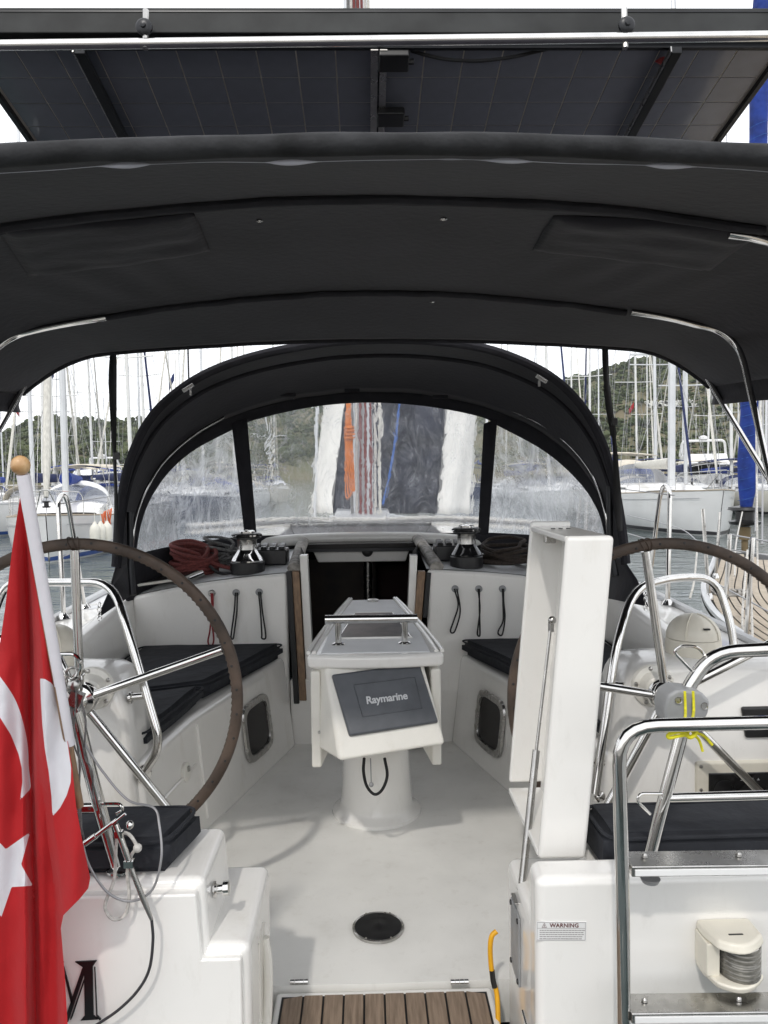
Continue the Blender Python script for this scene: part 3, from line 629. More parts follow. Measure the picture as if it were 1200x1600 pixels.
# ------------------------------------------------------------------ the yacht alongside to starboard: teak side deck, bow, blue furled sail
def neighbour():
    t = thing('neighbouring_yacht', 'teak decked yacht alongside to starboard with bright blue furled headsail', 'yacht', (4.0, 4.0, WZ))
    DZ = .52
    port = [(1.62, -1.0), (1.74, 2.0), (1.93, 4.0), (2.36, 5.4), (3.05, 6.8), (3.6, 7.9), (3.97, 8.65)]
    P = resample(cr([V(x, y, 0) for x, y in port], 8), 40)
    def mir(p, k): return V(lerp(p.x, 4.0, k), p.y, 0)
    b = MB(); b.grid([[p + V(0, 0, DZ), p + V(.05, 0, .0), p + V(.25, -.05, WZ - .3)] for p in P] ); b.grid([[V(8 - p.x, p.y, DZ), V(7.95 - p.x, p.y, 0), V(7.75 - p.x, p.y - .05, WZ - .3)] for p in P]); b.build('hull', hullw, t)
    b = MB(); b.grid([[V(p.x + .02, p.y, DZ - .015), V(4, p.y, DZ + .0), V(8 - p.x - .02, p.y, DZ - .015)] for p in P]); de = b.build('deck', caulk, t)
    # planks sprung to the sheer, each its own piece
    wdt = .055
    for k in range(22):
        o0 = .07 + k * wdt; o1 = o0 + wdt - .009; rows = []
        for i, p in enumerate(P):
            tn = (P[min(i+1, 39)] - P[max(i-1, 0)]).normalized(); nr = V(tn.y, -tn.x, 0)
            a, c = p + nr * o0, p + nr * o1
            if a.x > 3.98: break
            rows.append([V(a.x, a.y, DZ + .006), V(min(c.x, 3.99), c.y, DZ + .006)])
        if len(rows) > 3:
            b = MB(); b.grid(rows); b.build('deck_plank', teakg, de)
    b = MB(); b.tube([p + V(.02, 0, DZ + .03) for p in P], .022, 6); b.build('toe_rail', alum, t)
    b = MB(); b.hexa([V(2.6, 1.0, DZ), V(5.4, 1.0, DZ), V(4.5, 5.6, DZ), V(3.5, 5.6, DZ)], [V(2.75, 1.0, DZ + .4), V(5.25, 1.0, DZ + .4), V(4.4, 5.2, DZ + .28), V(3.6, 5.2, DZ + .28)]); b.build('cabin_top', gel, t, bevel=.06)
    # furled headsail with drum
    p0, p1 = at(1166, 795, 8.35), at(1186, 180, 7.7); d = (p1 - p0); p2 = p0 + d * 2.6
    b = MB(); b.tube([p0.lerp(p2, i / 40) + V(.006*math.sin(i*1.9), 0, 0) for i in range(41)], lambda k: (.10 if k > .012 else .06) * (1 - .35 * k) * (1 + .05 * math.sin(k * 160)), 12); fs = b.build('furled_headsail', bluecov, t)
    b = MB()
    for i in range(34):
        q = p0.lerp(p2, .012 + i * .011); b.tube([q + V(.100*math.cos(a), -.100*abs(math.sin(a)), .03*math.cos(a)) for a in [PI*j/6 for j in range(7)]], .0025, 5)
    b.build('sail_lashing', ropeblue, fs)
    q = at(1164, 812, 8.4)
    b = MB(); b.lathe([(.05, .2), (.04, .16), (.17, .14), (.18, .11), (.10, .09), (.10, .0), (.17, -.02), (.16, -.05), (.05, -.07), (.05, -.16)], 20, Matrix.Translation(q)); b.build('furler_drum', blackp, t)
    b = MB(); b.tube([V(q.x, q.y, DZ), V(q.x, q.y, q.z - .12)], .035, 10); b.tube([V(q.x, q.y, q.z - .22), V(q.x, q.y, q.z - .08)], .06, 10); b.build('tack_post', pm('galvanised_brown', (.20, .15, .08), .6, metal=.4), t)
    # mast of this yacht stands further aft, off frame; its stanchions and wires
    def on(px, py): return atz(px, py, DZ)
    st = [(1108, 938, 1098, 795), (1132, 975, 1140, 835), (1165, 1010, 1176, 840), (1118, 905, 1125, 800)]
    for a, c, d2, e in st:
        g = on(a, c); b = MB(); b.tube([g, at(d2, e, g.y)], .013, 8); s_ = b.build('stanchion', chrome, t)
        b = MB(); b.lathe([(.03, 0), (.03, .02), (.018, .05)], 10, Matrix.Translation(g)); b.build('stanchion_base', chrome, s_)
    for pts in (((980, 805, 9), (1060, 825, 7), (1100, 850, 6.2), (1200, 868, 5.2)), ((1140, 835, 5), (1210, 848, 4.4)), ((1108, 905, 5), (1200, 955, 4))):
        b = MB(); b.tube(cr([at(*p) for p in pts], 6), .005, 5); b.build('lifeline', wirem, t)
    for pts in (((1160, 800, 8), (1150, 850, 7), (1148, 900, 5.5)), ((1090, 850, 6), (1085, 905, 5), (1078, 935, 4.8)), ((1168, 860, 5), (1160, 960, 4.2), (1163, 1005, 4)), ((1180, 540, 7), (1184, 900, 5)), ((1172, 870, 5), (1176, 1003, 3.9))):
        b = MB(); b.tube(cr([at(*p) for p in pts], 6), .007, 6); b.build('mooring_line', ropewhite, t)
    b = MB(); g = atz(1140, 925, DZ + .02); c = [g + V((.05 + .003*a)*math.cos(a*.8), (.05 + .003*a)*math.sin(a*.8), .012*math.sin(a*1.7)) for a in range(36)]; b.tube(c, .011, 6); b.build('rope_coil', railgrey, t)
    # wires of this yacht's rig
    for pts in (((1130, 120, 9), (1152, 500, 8.5), (1158, 640, 8.2)), ((1200, 330, 6), (1186, 640, 6), (1180, 830, 5.5)), ((1193, 530, 6), (1191, 850, 5))):
        b = MB(); b.tube([at(*p) for p in pts], .006, 5); b.build('stay', wirem, t)
neighbour()
# ================================================================== THE YACHT ITSELF: fixed mouldings
Y0 = thing('sailing_yacht', 'white fibreglass sailing yacht whose open cockpit fills the photo', 'yacht', (0, 0, 0))
def ztop(x, Y): return interp([(4.03, .915), (4.8, .965), (5.6, .985), (8, .965), (10, .90)], Y) - .125 * (abs(x) / 1.27) ** 2.2
# cockpit floor, cambered to the middle, two moulded panels with a shallow step at the table
for ya, yb, dz in ((2.062, 3.165, 0.0), (3.165, 4.05, -.010)):
    b = MB(); xs = (-1.25, -.9, -.6, -.3, -.1, 0, .1, .3, .6, .9, 1.25)
    b.grid([[V(x, lerp(ya, yb, j / 8), dz + .010 * abs(x)) for x in xs] for j in range(9)])
    b.grid([[V(x, ya, dz + .010 * abs(x)) for x in xs], [V(x, ya, dz - .12) for x in xs]])
    b.build('cockpit_floor', nonskid, Y0)
# seat benches, port and starboard (> locker front)
def bench(sg):
    tp = [(sg*1.24, 2.5), (sg*.775, 2.5), (sg*.715, 3.0), (sg*.46, 4.0), (sg*1.24, 4.0)]; bt = [(sg*1.24, 2.5), (sg*.745, 2.5), (sg*.675, 3.0), (sg*.405, 4.0), (sg*1.24, 4.0)]
    b = MB(); b.hexa([V(x, y, -.02) for x, y in bt], [V(x, y, .465) for x, y in tp]); return b.build('seat_bench', gel, Y0, bevel=.03, seg=4)
bl, br = bench(-1), bench(1)
def on_bench(sg, Y, z):
    k = z / .465; xt = interp([(2.5, .775), (3.0, .715), (4.0, .46)], Y); xb = interp([(2.5, .745), (3.0, .675), (4.0, .405)], Y); return V(sg * lerp(xb, xt, k), Y, z)
def bench_frame(sg, Y, z):
    p = on_bench(sg, Y, z); ty = (on_bench(sg, Y + .05, z) - on_bench(sg, Y - .05, z)).normalized(); tz = (on_bench(sg, Y, z + .05) - on_bench(sg, Y, z - .05)).normalized()
    n = ty.cross(tz); n = n if n.x * sg < 0 else -n; return p, ty, tz, n.normalized()
for sg, bb in ((-1, bl), (1, br)):
    # portlight: rounded frame with dark pane
    p, ty, tz, n = bench_frame(sg, 3.56, .235); fr = []
    for k in range(32):
        a = 2*PI*k/32; c, s = math.cos(a), math.sin(a); e = .42; fr.append((math.copysign(abs(c)**e, c), math.copysign(abs(s)**e, s)))
    def ring(w, h, d): return [p + ty*(x*w) + tz*(y*h) + n*d for x, y in fr]
    b = MB(); b.grid([ring(.155, .138, .001), ring(.152, .135, .012), ring(.125, .108, .012), ring(.120, .103, -.02)], cu=True); f_ = b.build('portlight_frame', dchrome, bb)
    b = MB(); r_ = ring(.122, .105, .004); b.add(r_, [tuple(range(32))]); b.build('portlight_pane', smoke, f_)
    # moulded groove line and locker latch on the aft bench front
    b = MB(); q = [bench_frame(sg, y, .285) for y in (2.62, 2.8, 2.97)]
    b.tube([a + d*.002 for a, _, _, d in q], .007, 6); q = [bench_frame(sg, y, z) for y, z in ((3.02, .05), (3.02, .25), (3.02, .43))]; b.tube([a + d*.002 for a, _, _, d in q], .006, 6); b.build('locker_seam', gel, bb)
    p, ty, tz, n = bench_frame(sg, 2.86, .30); Mx = basis(p + n*.004, ty, n)
    b = MB(); b.lathe([(.035, -.01), (.035, .006), (.028, .010), (.012, .010)], 20, Mx); la = b.build('latch', offwhite, bb)
    b = MB(); b.box((0, .012, .012), (.014, .022, .01)); put(b.build('latch_slot', dchrome, la, bevel=.003), Mx)
# coamings, side decks and topsides lofted along the boat
def edge_x(Y): return interp([(1.0, 1.70), (3.0, 1.66), (5, 1.70), (7, 1.50), (9, 1.05), (10.5, .55), (11.6, .02)], Y)
for sg in (-1, 1):
    b = MB(); rows = []
    for j in range(21):
        Y = 2.5 + j * .1; c = interp([(1.6, .58), (2.4, .66), (3.3, .725), (4.0, .79), (4.5, .80)], Y); e = edge_x(Y); d = interp([(1.6, .56), (3, .655), (5, .70)], Y)
        rows.append([V(sg*1.20, Y, .05), V(sg*1.215, Y, .40), V(sg*1.235, Y, c - .07), V(sg*1.248, Y, c - .025), V(sg*1.272, Y, c - .005), V(sg*1.30, Y, c), V(sg*1.335, Y, c - .012), V(sg*1.37, Y, lerp(c, d, .6)), V(sg*1.41, Y, d + .012), V(sg*1.5, Y, d + .004), V(sg*e, Y, d - .012)])
    b.grid(rows); b.build('coaming', gel, Y0, sub=1)
    b = MB(); b.grid([[V(sg*1.37, Y, .50), V(sg*1.39, Y, interp([(1.6, .56), (3, .655)], Y)), V(sg*edge_x(Y), Y, interp([(1.6, .56), (3, .655)], Y) - .012)] for Y in (1.62, 1.9, 2.2, 2.5)]); b.build('side_deck', gel, Y0)
    b = MB(); rows = []
    for j in range(41):
        Y = 1.62 + j * .25; e = edge_x(Y); d = interp([(1.6, .56), (3, .655), (5, .70), (11, .80)], Y) - .012
        rows.append([V(sg*e, Y, d), V(sg*(e + .02), Y, d - .02), V(sg*(e + .03), Y, d - .1), V(sg*e*1.0, Y, 0.1), V(sg*max(.02, e*.9), Y - .3*max(0, (Y-8)/4), WZ - .25)])
    b.grid(rows); b.build('topside', gel, Y0)
    b = MB(); b.tube([V(sg*(edge_x(Y) - .02), Y, interp([(1.6, .56), (3, .655), (5, .70), (11, .80)], Y) + .005) for Y in [1.8 + .3*i for i in range(32)]], .014, 6, flat=1.6); b.build('toe_rail', alum, Y0)
for sg in (-1, 1):
    b = MB(); b.grid([[V(sg*lerp(min(interp([(4.86, 1.30), (6.5, 1.16), (8, .89), (9.4, .60)], Y), edge_x(Y)*.95), edge_x(Y)*.99, k), Y, interp([(4.3, .675), (5, .685), (11, .78)], Y) + .03*(1 - k)) for k in (0, .3, .65, 1)] for Y in [4.3 + .25*i for i in range(21)]]); b.build('side_deck', deckgrey, Y0)
b = MB(); b.grid([[V(x * edge_x(Y) * .99, Y, interp([(4.3, .675), (5, .685), (11, .78)], Y) + .03 * (1 - x*x)) for x in (-1, -.7, 0, .7, 1)] for Y in [9.3 + .2*i for i in range(12)]]); b.build('foredeck', deckgrey, Y0)
# bulkhead panels either side of the companionway, with the low sill between
def bulk(x0, x1, nm='bulkhead'):
    n = 10; b = MB(); lo = [(lerp(x0, x1, i / n), -.02) for i in range(n + 1)]; hi = [(lerp(x1, x0, i / n), ztop(lerp(x1, x0, i / n), 4.03)) for i in range(n + 1)]
    poly = lo + hi; b.hexa([V(x, 4.0, z) for x, z in poly], [V(x, 4.06, z - .002) for x, z in poly]); return b.build(nm, gel, Y0, bevel=.022, seg=4)
CL, CR_ = at(450, 950, 4.0).x, at(668, 950, 4.0).x          # companionway sides
bkl, bkr = bulk(-1.245, CL), bulk(CR_, 1.245)
b = MB(); b.box(((CL + CR_)/2, 4.035, .16), (CR_ - CL - .004, .05, .36)); b.build('companionway_sill', gel, Y0, bevel=.012)
b = MB(); b.box((CR_ - .07, 3.93, .17), (.13, .14, .30)); st_ = b.build('step_box', gel, Y0, bevel=.015)
b = MB(); b.box((CR_ - .06, 3.852, .33), (.10, .012, .05)); b.box((CR_ - .095, 3.846, .335), (.008, .006, .008)); b.box((CR_ - .025, 3.846, .335), (.008, .006, .008)); b.build('step_bracket', greyp, st_)
# coachroof
for x0, x1 in ((-1.27, CL - .0), (CR_ + .0, 1.27)):
    b = MB(); b.grid([[V(lerp(x0, x1, i / 8), Y, ztop(lerp(x0, x1, i / 8), Y)) for i in range(9)] for Y in (4.045, 4.2, 4.4, 4.6, 4.86)]); b.build('coachroof', deckgrey, Y0)
b = MB(); rows = []
for j in range(20):
    Y = 4.86 + j * .26; w = interp([(4.86, 1.27), (6.5, 1.12), (8, .85), (10, .5)], Y); dz = interp([(4.3, .69), (11, .80)], Y)
    rows.append([V(-w - .1, Y, dz)] + [V(w * k, Y, max(dz, ztop(w * k, Y) if Y < 8.2 else lerp(ztop(w*k, 8.2), dz, (Y - 8.2) / 1.7))) for k in (-1, -.9, -.6, -.3, 0, .3, .6, .9, 1)] + [V(w + .1, Y, dz)])
b.grid(rows); b.build('coachroof', gel, Y0)
for sg in (-1, 1):
    b = MB(); b.grid([[V(sg*1.27, Y, ztop(1.27, Y)), V(sg*1.31, Y, .72), V(sg*1.36, Y, .66)] for Y in (4.0, 4.2, 4.5, 4.9)]); b.build('coachroof', gel, Y0)
# white moulded lip behind the windscreen
b = MB(); b.tube(cr([at(330, 862, 4.72), at(388, 851, 4.84), at(470, 843, 4.88), at(560, 840, 4.9), at(650, 840, 4.88), at(742, 847, 4.84), at(800, 860, 4.72)], 8), .045, 12, flat=.8); b.build('windscreen_lip', gel, Y0)
# companionway: dark cabin beyond, trim, hatch
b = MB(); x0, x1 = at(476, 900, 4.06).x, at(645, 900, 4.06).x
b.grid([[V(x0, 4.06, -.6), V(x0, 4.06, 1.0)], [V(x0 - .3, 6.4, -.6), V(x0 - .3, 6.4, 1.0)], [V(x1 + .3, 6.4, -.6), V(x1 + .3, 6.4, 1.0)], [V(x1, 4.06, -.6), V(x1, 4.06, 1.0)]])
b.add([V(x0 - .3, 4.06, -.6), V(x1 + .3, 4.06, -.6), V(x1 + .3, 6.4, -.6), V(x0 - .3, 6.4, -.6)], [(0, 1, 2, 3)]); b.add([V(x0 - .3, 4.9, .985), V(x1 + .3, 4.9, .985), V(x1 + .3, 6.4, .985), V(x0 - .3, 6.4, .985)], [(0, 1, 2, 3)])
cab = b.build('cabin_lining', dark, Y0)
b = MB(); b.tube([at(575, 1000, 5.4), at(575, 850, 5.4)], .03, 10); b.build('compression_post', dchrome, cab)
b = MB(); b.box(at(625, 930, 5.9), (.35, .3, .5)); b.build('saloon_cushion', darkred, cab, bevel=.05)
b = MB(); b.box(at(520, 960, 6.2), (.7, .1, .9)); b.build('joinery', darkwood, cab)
for px0, px1, yy0, yy1, nm, m, Y, dy in ((447, 455.5, 893, 1100, 'rubber_seal', rubber, 4.012, .03), (456, 467, 893, 1095, 'teak_trim', wood, 4.02, .06), (653, 665, 893, 970, 'teak_trim', wood, 4.02, .06), (666.5, 674, 895, 965, 'rubber_seal', rubber, 4.012, .03),
                                         (468, 480, 868, 1090, 'jamb', gel, 4.035, .08), (641, 652.5, 868, 1000, 'jamb', gel, 4.035, .08)):
    b = MB(); lean = 12 if px0 < 560 else -6
    c = [at(px0, yy0, Y - .02), at(px1, yy0, Y - .02), at(px1 + lean, yy1, Y - .02), at(px0 + lean, yy1, Y - .02)]; b.hexa(c, [p + V(0, dy, 0) for p in c]); b.build(nm, m, Y0, bevel=.003, seg=2)
b = MB(); c = [at(470, 851, 4.72), at(652, 848, 4.72), at(652, 855, 4.72), at(470, 858, 4.72)]; b.hexa(c, [p + V(0, .35, .006) for p in c]); hs = b.build('sliding_hatch', smoke, Y0, bevel=.003)
b = MB(); c = [at(466, 857.5, 4.735), at(655, 855, 4.735), at(655, 861, 4.735), at(466, 863, 4.735)]; b.hexa(c, [p + V(0, .3, 0) for p in c]); b.build('hatch_slide', alumblk, hs, bevel=.002)
b = MB(); c = [at(488, 860, 4.8), at(640, 858, 4.8), at(634, 877, 4.8), at(497, 879, 4.8)]; b.hexa(c, [p + V(0, .05, 0) for p in c]); b.build('hatch_garage', gel, Y0, bevel=.008)
b = MB(); b.lathe([(.035, 0), (.035, .012), (.02, .02), (.006, .02)], 18, basis(at(574, 861, 4.78), V(1,0,0), V(0,-1,0))); b.build('hatch_lock', blackp, hs)
# handrails running forward beside the hatch, worn grey cover
for pts, nm in ((((459, 888, 4.04), (462, 880, 4.15), (470, 856, 4.6), (474, 846, 4.85)), 0), (((683, 886, 4.04), (678, 878, 4.15), (660, 852, 4.6), (652, 842, 4.85)), 1)):
    b = MB(); b.tube(cr([at(*p) for p in pts], 6), .036, 12, flat=.8)
    tag(b.build('grab_rail', railgrey), ('left' if nm == 0 else 'right') + ' worn grey covered grab rail beside the companionway hatch', 'grab rail', 'grab rails beside the companionway')
# ------------------------------------------------------------------ transom mouldings
AF = 1.60
b = MB(); xo = 1.72
ax = -.37
b.hexa([V(-xo, AF + .02, -.7), V(-.285, AF + .02, -.7), V(-.285, 1.96, -.7), V(-xo, 1.96, -.7)], [V(-xo, AF + .02, .395), V(-.285, AF + .02, .395), V(-.285, 1.96, .40), V(-xo, 1.96, .40)])
tl = b.build('transom', gel, Y0, bevel=.022, seg=4)
b = MB(); b.hexa([V(-xo + .01, AF + .012, .32), V(ax, AF + .012, .32), V(ax, 1.90, .32), V(-xo + .01, 1.90, .32)], [V(-xo + .01, AF + .03, .538), V(ax - .012, AF + .03, .538), V(ax - .012, 1.88, .538), V(-xo + .01, 1.88, .538)]); b.build('helm_seat_base', gel, Y0, bevel=.018, seg=4)
# aft face skin so that upper and lower port transom read as one moulding
b = MB(); pl = [(-1.7, -.7), (-.302, -.7), (-.302, .375), (-.385, .375), (-.395, .518), (-1.7, .518)]; b.hexa([V(x, AF + .004, z) for x, z in pl], [V(x, AF + .05, z) for x, z in pl]); b.build('transom_skin', gel, Y0, bevel=.006)
# port locker latch on the inner side: long white pull in a recess
b = MB(); b.tube(cr([V(-.280, 1.80, .30), V(-.272, 1.79, .24), V(-.272, 1.77, .14), V(-.280, 1.76, .08)], 6), .014, 10, flat=.8); b.build('locker_pull', offwhite, tl)
b = MB(); b.box((-.284, 1.78, .19), (.006, .09, .27)); b.build('pull_recess', offwhite, tl, bevel=.003)
b = MB(); b.lathe([(.018, 0), (.018, .004), (.010, .006), (.010, .02), (.016, .022), (.016, .034), (.008, .036)], 18, basis(V(-.376, 1.70, .475), V(0, 1, 0), V(1, .0, .1))); b.build('gate_pin', chrome, tl)
# starboard
sx = .33
b = MB(); pl = [(sx, -.7), (1.72, -.7), (1.72, .538), (sx, .538)]; b.hexa([V(x, AF - .005, z) for x, z in pl], [V(x + (.0 if x > 1 else .004), AF + .085, z) for x, z in pl]); tr_ = b.build('transom', gel, Y0, bevel=.02, seg=4)
b = MB(); pl = [(sx + .006, -.7), (.56, -.7), (.56, .402), (sx + .006, .402)]; b.hexa([V(x, AF + .05, z) for x, z in pl], [V(x, 1.965, z) for x, z in pl]); b.build('transom', gel, Y0, bevel=.022, seg=4)
b = MB(); pl = [(.50, -.05), (1.72, -.05), (1.72, .478), (.50, .478)]; b.hexa([V(x, AF + .083, z) for x, z in pl], [V(x, 1.89, z) for x, z in pl]); b.build('helm_seat_base', gel, Y0, bevel=.015, seg=4)
b = MB(); b.tube([V(sx - .002, AF + .05, .145), V(sx - .002, AF + .13, .150)], .004, 8); b.build('drain_lip', chrome, tr_)
# small engraved plate on the inner side of the starboard transom
b = MB(); b.box((sx + .003, 1.84, .25), (.006, .10, .17)); pt_ = b.build('builder_plate', greyp, tr_, bevel=.002)
for dy, dz in ((-.042, .075), (.042, .075), (-.042, -.075), (.042, -.075)):
    b = MB(); b.lathe([(.007, 0), (.006, .003), (.002, .004)], 10, basis(V(sx, 1.84 + dy, .25 + dz), V(0, 1, 0), V(-1, 0, 0))); b.build('screw', blackp, pt_)
# boat name on the port transom: the last letter shows, black slab serif with a white inline shadow
def name_letter():
    o = at(130, 1550, AF); k = 1.58 / 1200
    def pp(x, y): return V(o.x + (x - 130) * k, 0, o.z - (y - 1550) * k)
    polys = [[(118, 1500), (153, 1499), (146, 1509), (145, 1590), (152, 1597), (124, 1598), (131, 1590), (132, 1522), (104, 1600), (97, 1600), (130, 1509)],
             [(148.5, 1510), (150, 1510), (151, 1590), (157, 1597), (155, 1599), (149.5, 1592)], [(131, 1530), (131, 1536), (112, 1590), (109, 1596), (107, 1596)]]
    b = MB()
    for p in polys:
        q = [pp(*c) for c in p]; b.hexa([v + V(0, AF + .0035, 0) for v in q], [v + V(0, AF + .0005, 0) for v in q])
    b.build('name_letter', ink, tl, smooth=False)
    b = MB()
    for p in ([(84, 1500), (100, 1500), (99, 1503), (84, 1503)], [(98, 1508), (100, 1507), (113, 1565), (110, 1572)]):
        q = [pp(*c) for c in p]; b.hexa([v + V(0, AF + .0035, 0) for v in q], [v + V(0, AF + .0005, 0) for v in q])
    b.build('name_letter', ink, tl, smooth=False)
name_letter()
# warning sticker on the starboard transom
p = at(877, 1455, AF - .006); st = MB(); w, h = .108, .042
Mx = basis(V(p.x, AF - .0055, p.z), V(1, 0, -.03), V(0, -1, 0))
st.box((0, 0, 0), (w, h, .001)); sk = put(st.build('warning_sticker', stickerw, tr_), Mx)
b = MB()
for x0, y0, x1, y1 in ((-.5, .5, .5, .5), (-.5, -.5, .5, -.5), (-.5, -.5, -.5, .5), (.5, -.5, .5, .5)):
    a, c = V(x0*w*.96, y0*h*.92, .0008), V(x1*w*.96, y1*h*.92, .0008); b.box((a + c)/2, (abs(c.x - a.x) + .0006, abs(c.y - a.y) + .0006, .0006))
b.box((0, .0065, .0008), (w*.96, .0006, .0006)); put(b.build('sticker_border', inkgrey, sk, smooth=False), Mx)
me = text_mesh('sticker_word', 'WARNING', .0125, .018, inkred, 1.05); me.transform(Matrix.Translation((.006, .0125, .001))); me.transform(Mx); link('sticker_word', me, sk)
b = MB(); b.tube([V(-.042, .0085, .001), V(-.037, .0175, .001), V(-.032, .0085, .001)], .0006, 4, closed=True); b.box((-.037, .0118, .001), (.0009, .004, .0006)); put(b.build('warning_triangle', inkred, sk), Mx)
rs = random.Random(3); b = MB()
for i in range(5):
    x = -.047
    while x < .045:
        l = rs.uniform(.003, .008); b.box((x + l/2, .002 - i*.0046, .0008), (l*.85, .0016, .0004)); x += l
put(b.build('sticker_print', inkgrey, sk, smooth=False), Mx)

# ------------------------------------------------------------------ bathing platform: white frame, teak slats, hinges
pf = thing('bathing_platform', 'fold down bathing platform with teak slats in a white frame, bottom of photo', 'platform', (0, 1.9, -.05))
xl, xr = at(428, 1560, 2.0).x, at(773, 1560, 2.0).x; pz = -.008
b = MB(); b.hexa([V(xl, 1.2, pz - .05), V(xr, 1.2, pz - .05), V(xr, 2.052, pz - .05), V(xl, 2.052, pz - .05)], [V(xl, 1.2, pz), V(xr, 1.2, pz), V(xr, 2.052, pz), V(xl, 2.052, pz)]); fr_ = b.build('frame', gel, pf, bevel=.012)
ix0, ix1 = xl + .018, xr - .018; b = MB(); b.hexa([V(ix0, 1.22, pz - .01), V(ix1, 1.22, pz - .01), V(ix1, 2.026, pz - .01), V(ix0, 2.026, pz - .01)], [V(ix0, 1.22, pz + .002), V(ix1, 1.22, pz + .002), V(ix1, 2.026, pz + .002), V(ix0, 2.026, pz + .002)]); b.build('caulk_bed', caulk, pf)
n = 10; sw = (ix1 - ix0 - .008) / n
for i in range(n):
    x0 = ix0 + .004 + i * sw; c0 = .012 if i in (0, n - 1) else 0
    b = MB(); poly = [(x0 + .0025, 1.225), (x0 + sw - .0025, 1.225), (x0 + sw - .0025, 2.023 - (c0 if i == n - 1 else 0)), (x0 + .0025, 2.023 - (c0 if i == 0 else 0))]; b.prism(poly, pz, pz + .008); b.build('slat', teak, pf, bevel=.0015, seg=1)
for px in (468, 718):
    p = atz(px, 1536, .004); b = MB()
    for i in range(4): b.lathe([(.007, 0), (.007, .0115)], 10, basis(p + V(-.025 + i*.0125, -.004, .006), V(0, 0, 1), V(1, 0, 0)))
    hg = b.build('hinge', chrome, pf)
# ------------------------------------------------------------------ floor drain hatch
p = atz(591, 1449, .005); d_ = thing('floor_hatch', 'round black inspection hatch with steel rim in the cockpit floor', 'hatch', p)
b = MB(); b.lathe([(.080, -.004), (.080, .004), (.077, .006), (.0745, .004)], 40, Matrix.Translation(p)); b.build('rim', dchrome, d_)
b = MB(); b.lathe([(.0755, -.002), (.073, .004), (.070, .0058), (.04, .0064), (.016, .0066), (.013, .0082), (.001, .0084)], 40, Matrix.Translation(p)); b.build('lid', pm('hatch_black', (.014, .014, .015), .5, var=.3, vs=30, spec=.3), d_)
for k in range(6):
    b = MB(); b.lathe([(.004, 0), (.003, .002), (.001, .0022)], 8, Matrix.Translation(p + V(.0755*math.cos(k*PI/3), .0755*math.sin(k*PI/3), .0062))); b.build('screw', chrome, d_)
# ================================================================== COCKPIT FITTINGS
# ------------------------------------------------------------------ table with pedestal
tb = thing('cockpit_table', 'white folded cockpit table with steel grab bar on a flared pedestal', 'table', (.0, 3.17, 0))
b = MB(); b.lathe([(.19, -.012), (.186, .012), (.172, .022), (.158, .03), (.150, .045), (.147, .09), (.142, .15), (.134, .3), (.128, .45), (.126, .62)], 40, Matrix.Translation((.005, 3.17, 0))); b.build('pedestal', gel, tb)
def tp(k, s): # k 0 near..1 far ; s -1..1 across
    Yy = lerp(2.72, 3.75, k) - .03 * (1 - s*s) * (1 - k); w = lerp(.246, .118, k ** 1.25); return V(.004 + s * w, Yy, lerp(.768, .800, k))
ks_ = [0, .02, .06, .15, .3, .45, .6, .75, .88, .96, 1]
loop = [tp(0, s / 6) for s in range(-6, 7)] + [tp(k, 1) for k in ks_[1:]] + [tp(1, s / 3) for s in (2, 1, 0, -1, -2, -3)] + [tp(k, -1) for k in reversed(ks_[1:-1])]
b = MB(); b.hexa([p + V(0, 0, -.05) for p in loop], loop); top = b.build('table_top', gel, tb, bevel=.016, seg=4)
for sg in (-1, 1):
    b = MB()
    for off in (.985, .90): b.tube([tp(k, sg * off) + V(0, 0, .003) for k in ks_[1:]], .008, 8)
    b.build('rim_bead', gel, top)
b = MB(); lp = [tp(.02, -.80), tp(.02, .80), tp(.3, .84), tp(.6, .84), tp(.97, .80), tp(.97, -.80), tp(.6, -.84), tp(.3, -.84)]; b.hexa([p + V(0, 0, -.002) for p in lp], [p + V(0, 0, .003) for p in lp]); b.build('top_panel', deckgrey, top, bevel=.002)
b = MB(); lp = [tp(.22, -.62), tp(.22, .62), tp(.66, .50), tp(.66, -.50)]; b.hexa([p + V(0, 0, .0) for p in lp], [p + V(0, 0, .008) for p in lp]); ih = b.build('inset_hatch', pm('worn_table_inlay', (.11, .095, .085), .4, var=.3, vs=14), top, bevel=.003)
b = MB(); b.tube([p + V(0, 0, .004) for p in lp], .006, 6, closed=True); b.build('inset_frame', gel, ih)
b = MB(); b.lathe([(.028, 0), (.028, .008), (.02, .012), (.004, .012)], 20, Matrix.Translation(tp(.94, 0) + V(0, 0, .002))); b.build('far_latch', dchrome, top)
gb = MB(); p0, p1 = at(508, 968, 2.85), at(652, 966, 2.85); gb.tube([p0, p1], .0165, 16); gh = gb.build('grab_bar', chrome, top)
for k in (.14, .86):
    q = p0.lerp(p1, k); b = MB(); b.tube([q, V(q.x, q.y, .775)], .012, 12); b.lathe([(.026, .772), (.026, .778), (.014, .784)], 16, Matrix.Translation((q.x, q.y, 0))); b.build('bar_post', chrome, gh)
for sg in (-1, 1):
    b = MB(); x0 = .004 + sg * .236; x1 = .004 + sg * .200
    prof = [(2.735, .352), (2.735, .705), (3.60, .735), (3.60, .40), (3.5, .352)]
    b.hexa([V(x0 - sg * .10 * ((y - 2.735) / .865), y, z) for y, z in prof], [V(x1 - sg * .10 * ((y - 2.735) / .865), y, z) for y, z in prof]); b.build('folded_leaf', offwhite, tb, bevel=.008)
b = MB(); b.hexa([V(-.165, 2.83, .44), V(.175, 2.83, .44), V(.10, 3.58, .44), V(-.09, 3.58, .44)], [V(-.18, 2.80, .722), V(.19, 2.80, .722), V(.10, 3.62, .745), V(-.09, 3.62, .745)]); b.build('table_body', offwhite, tb, bevel=.01)
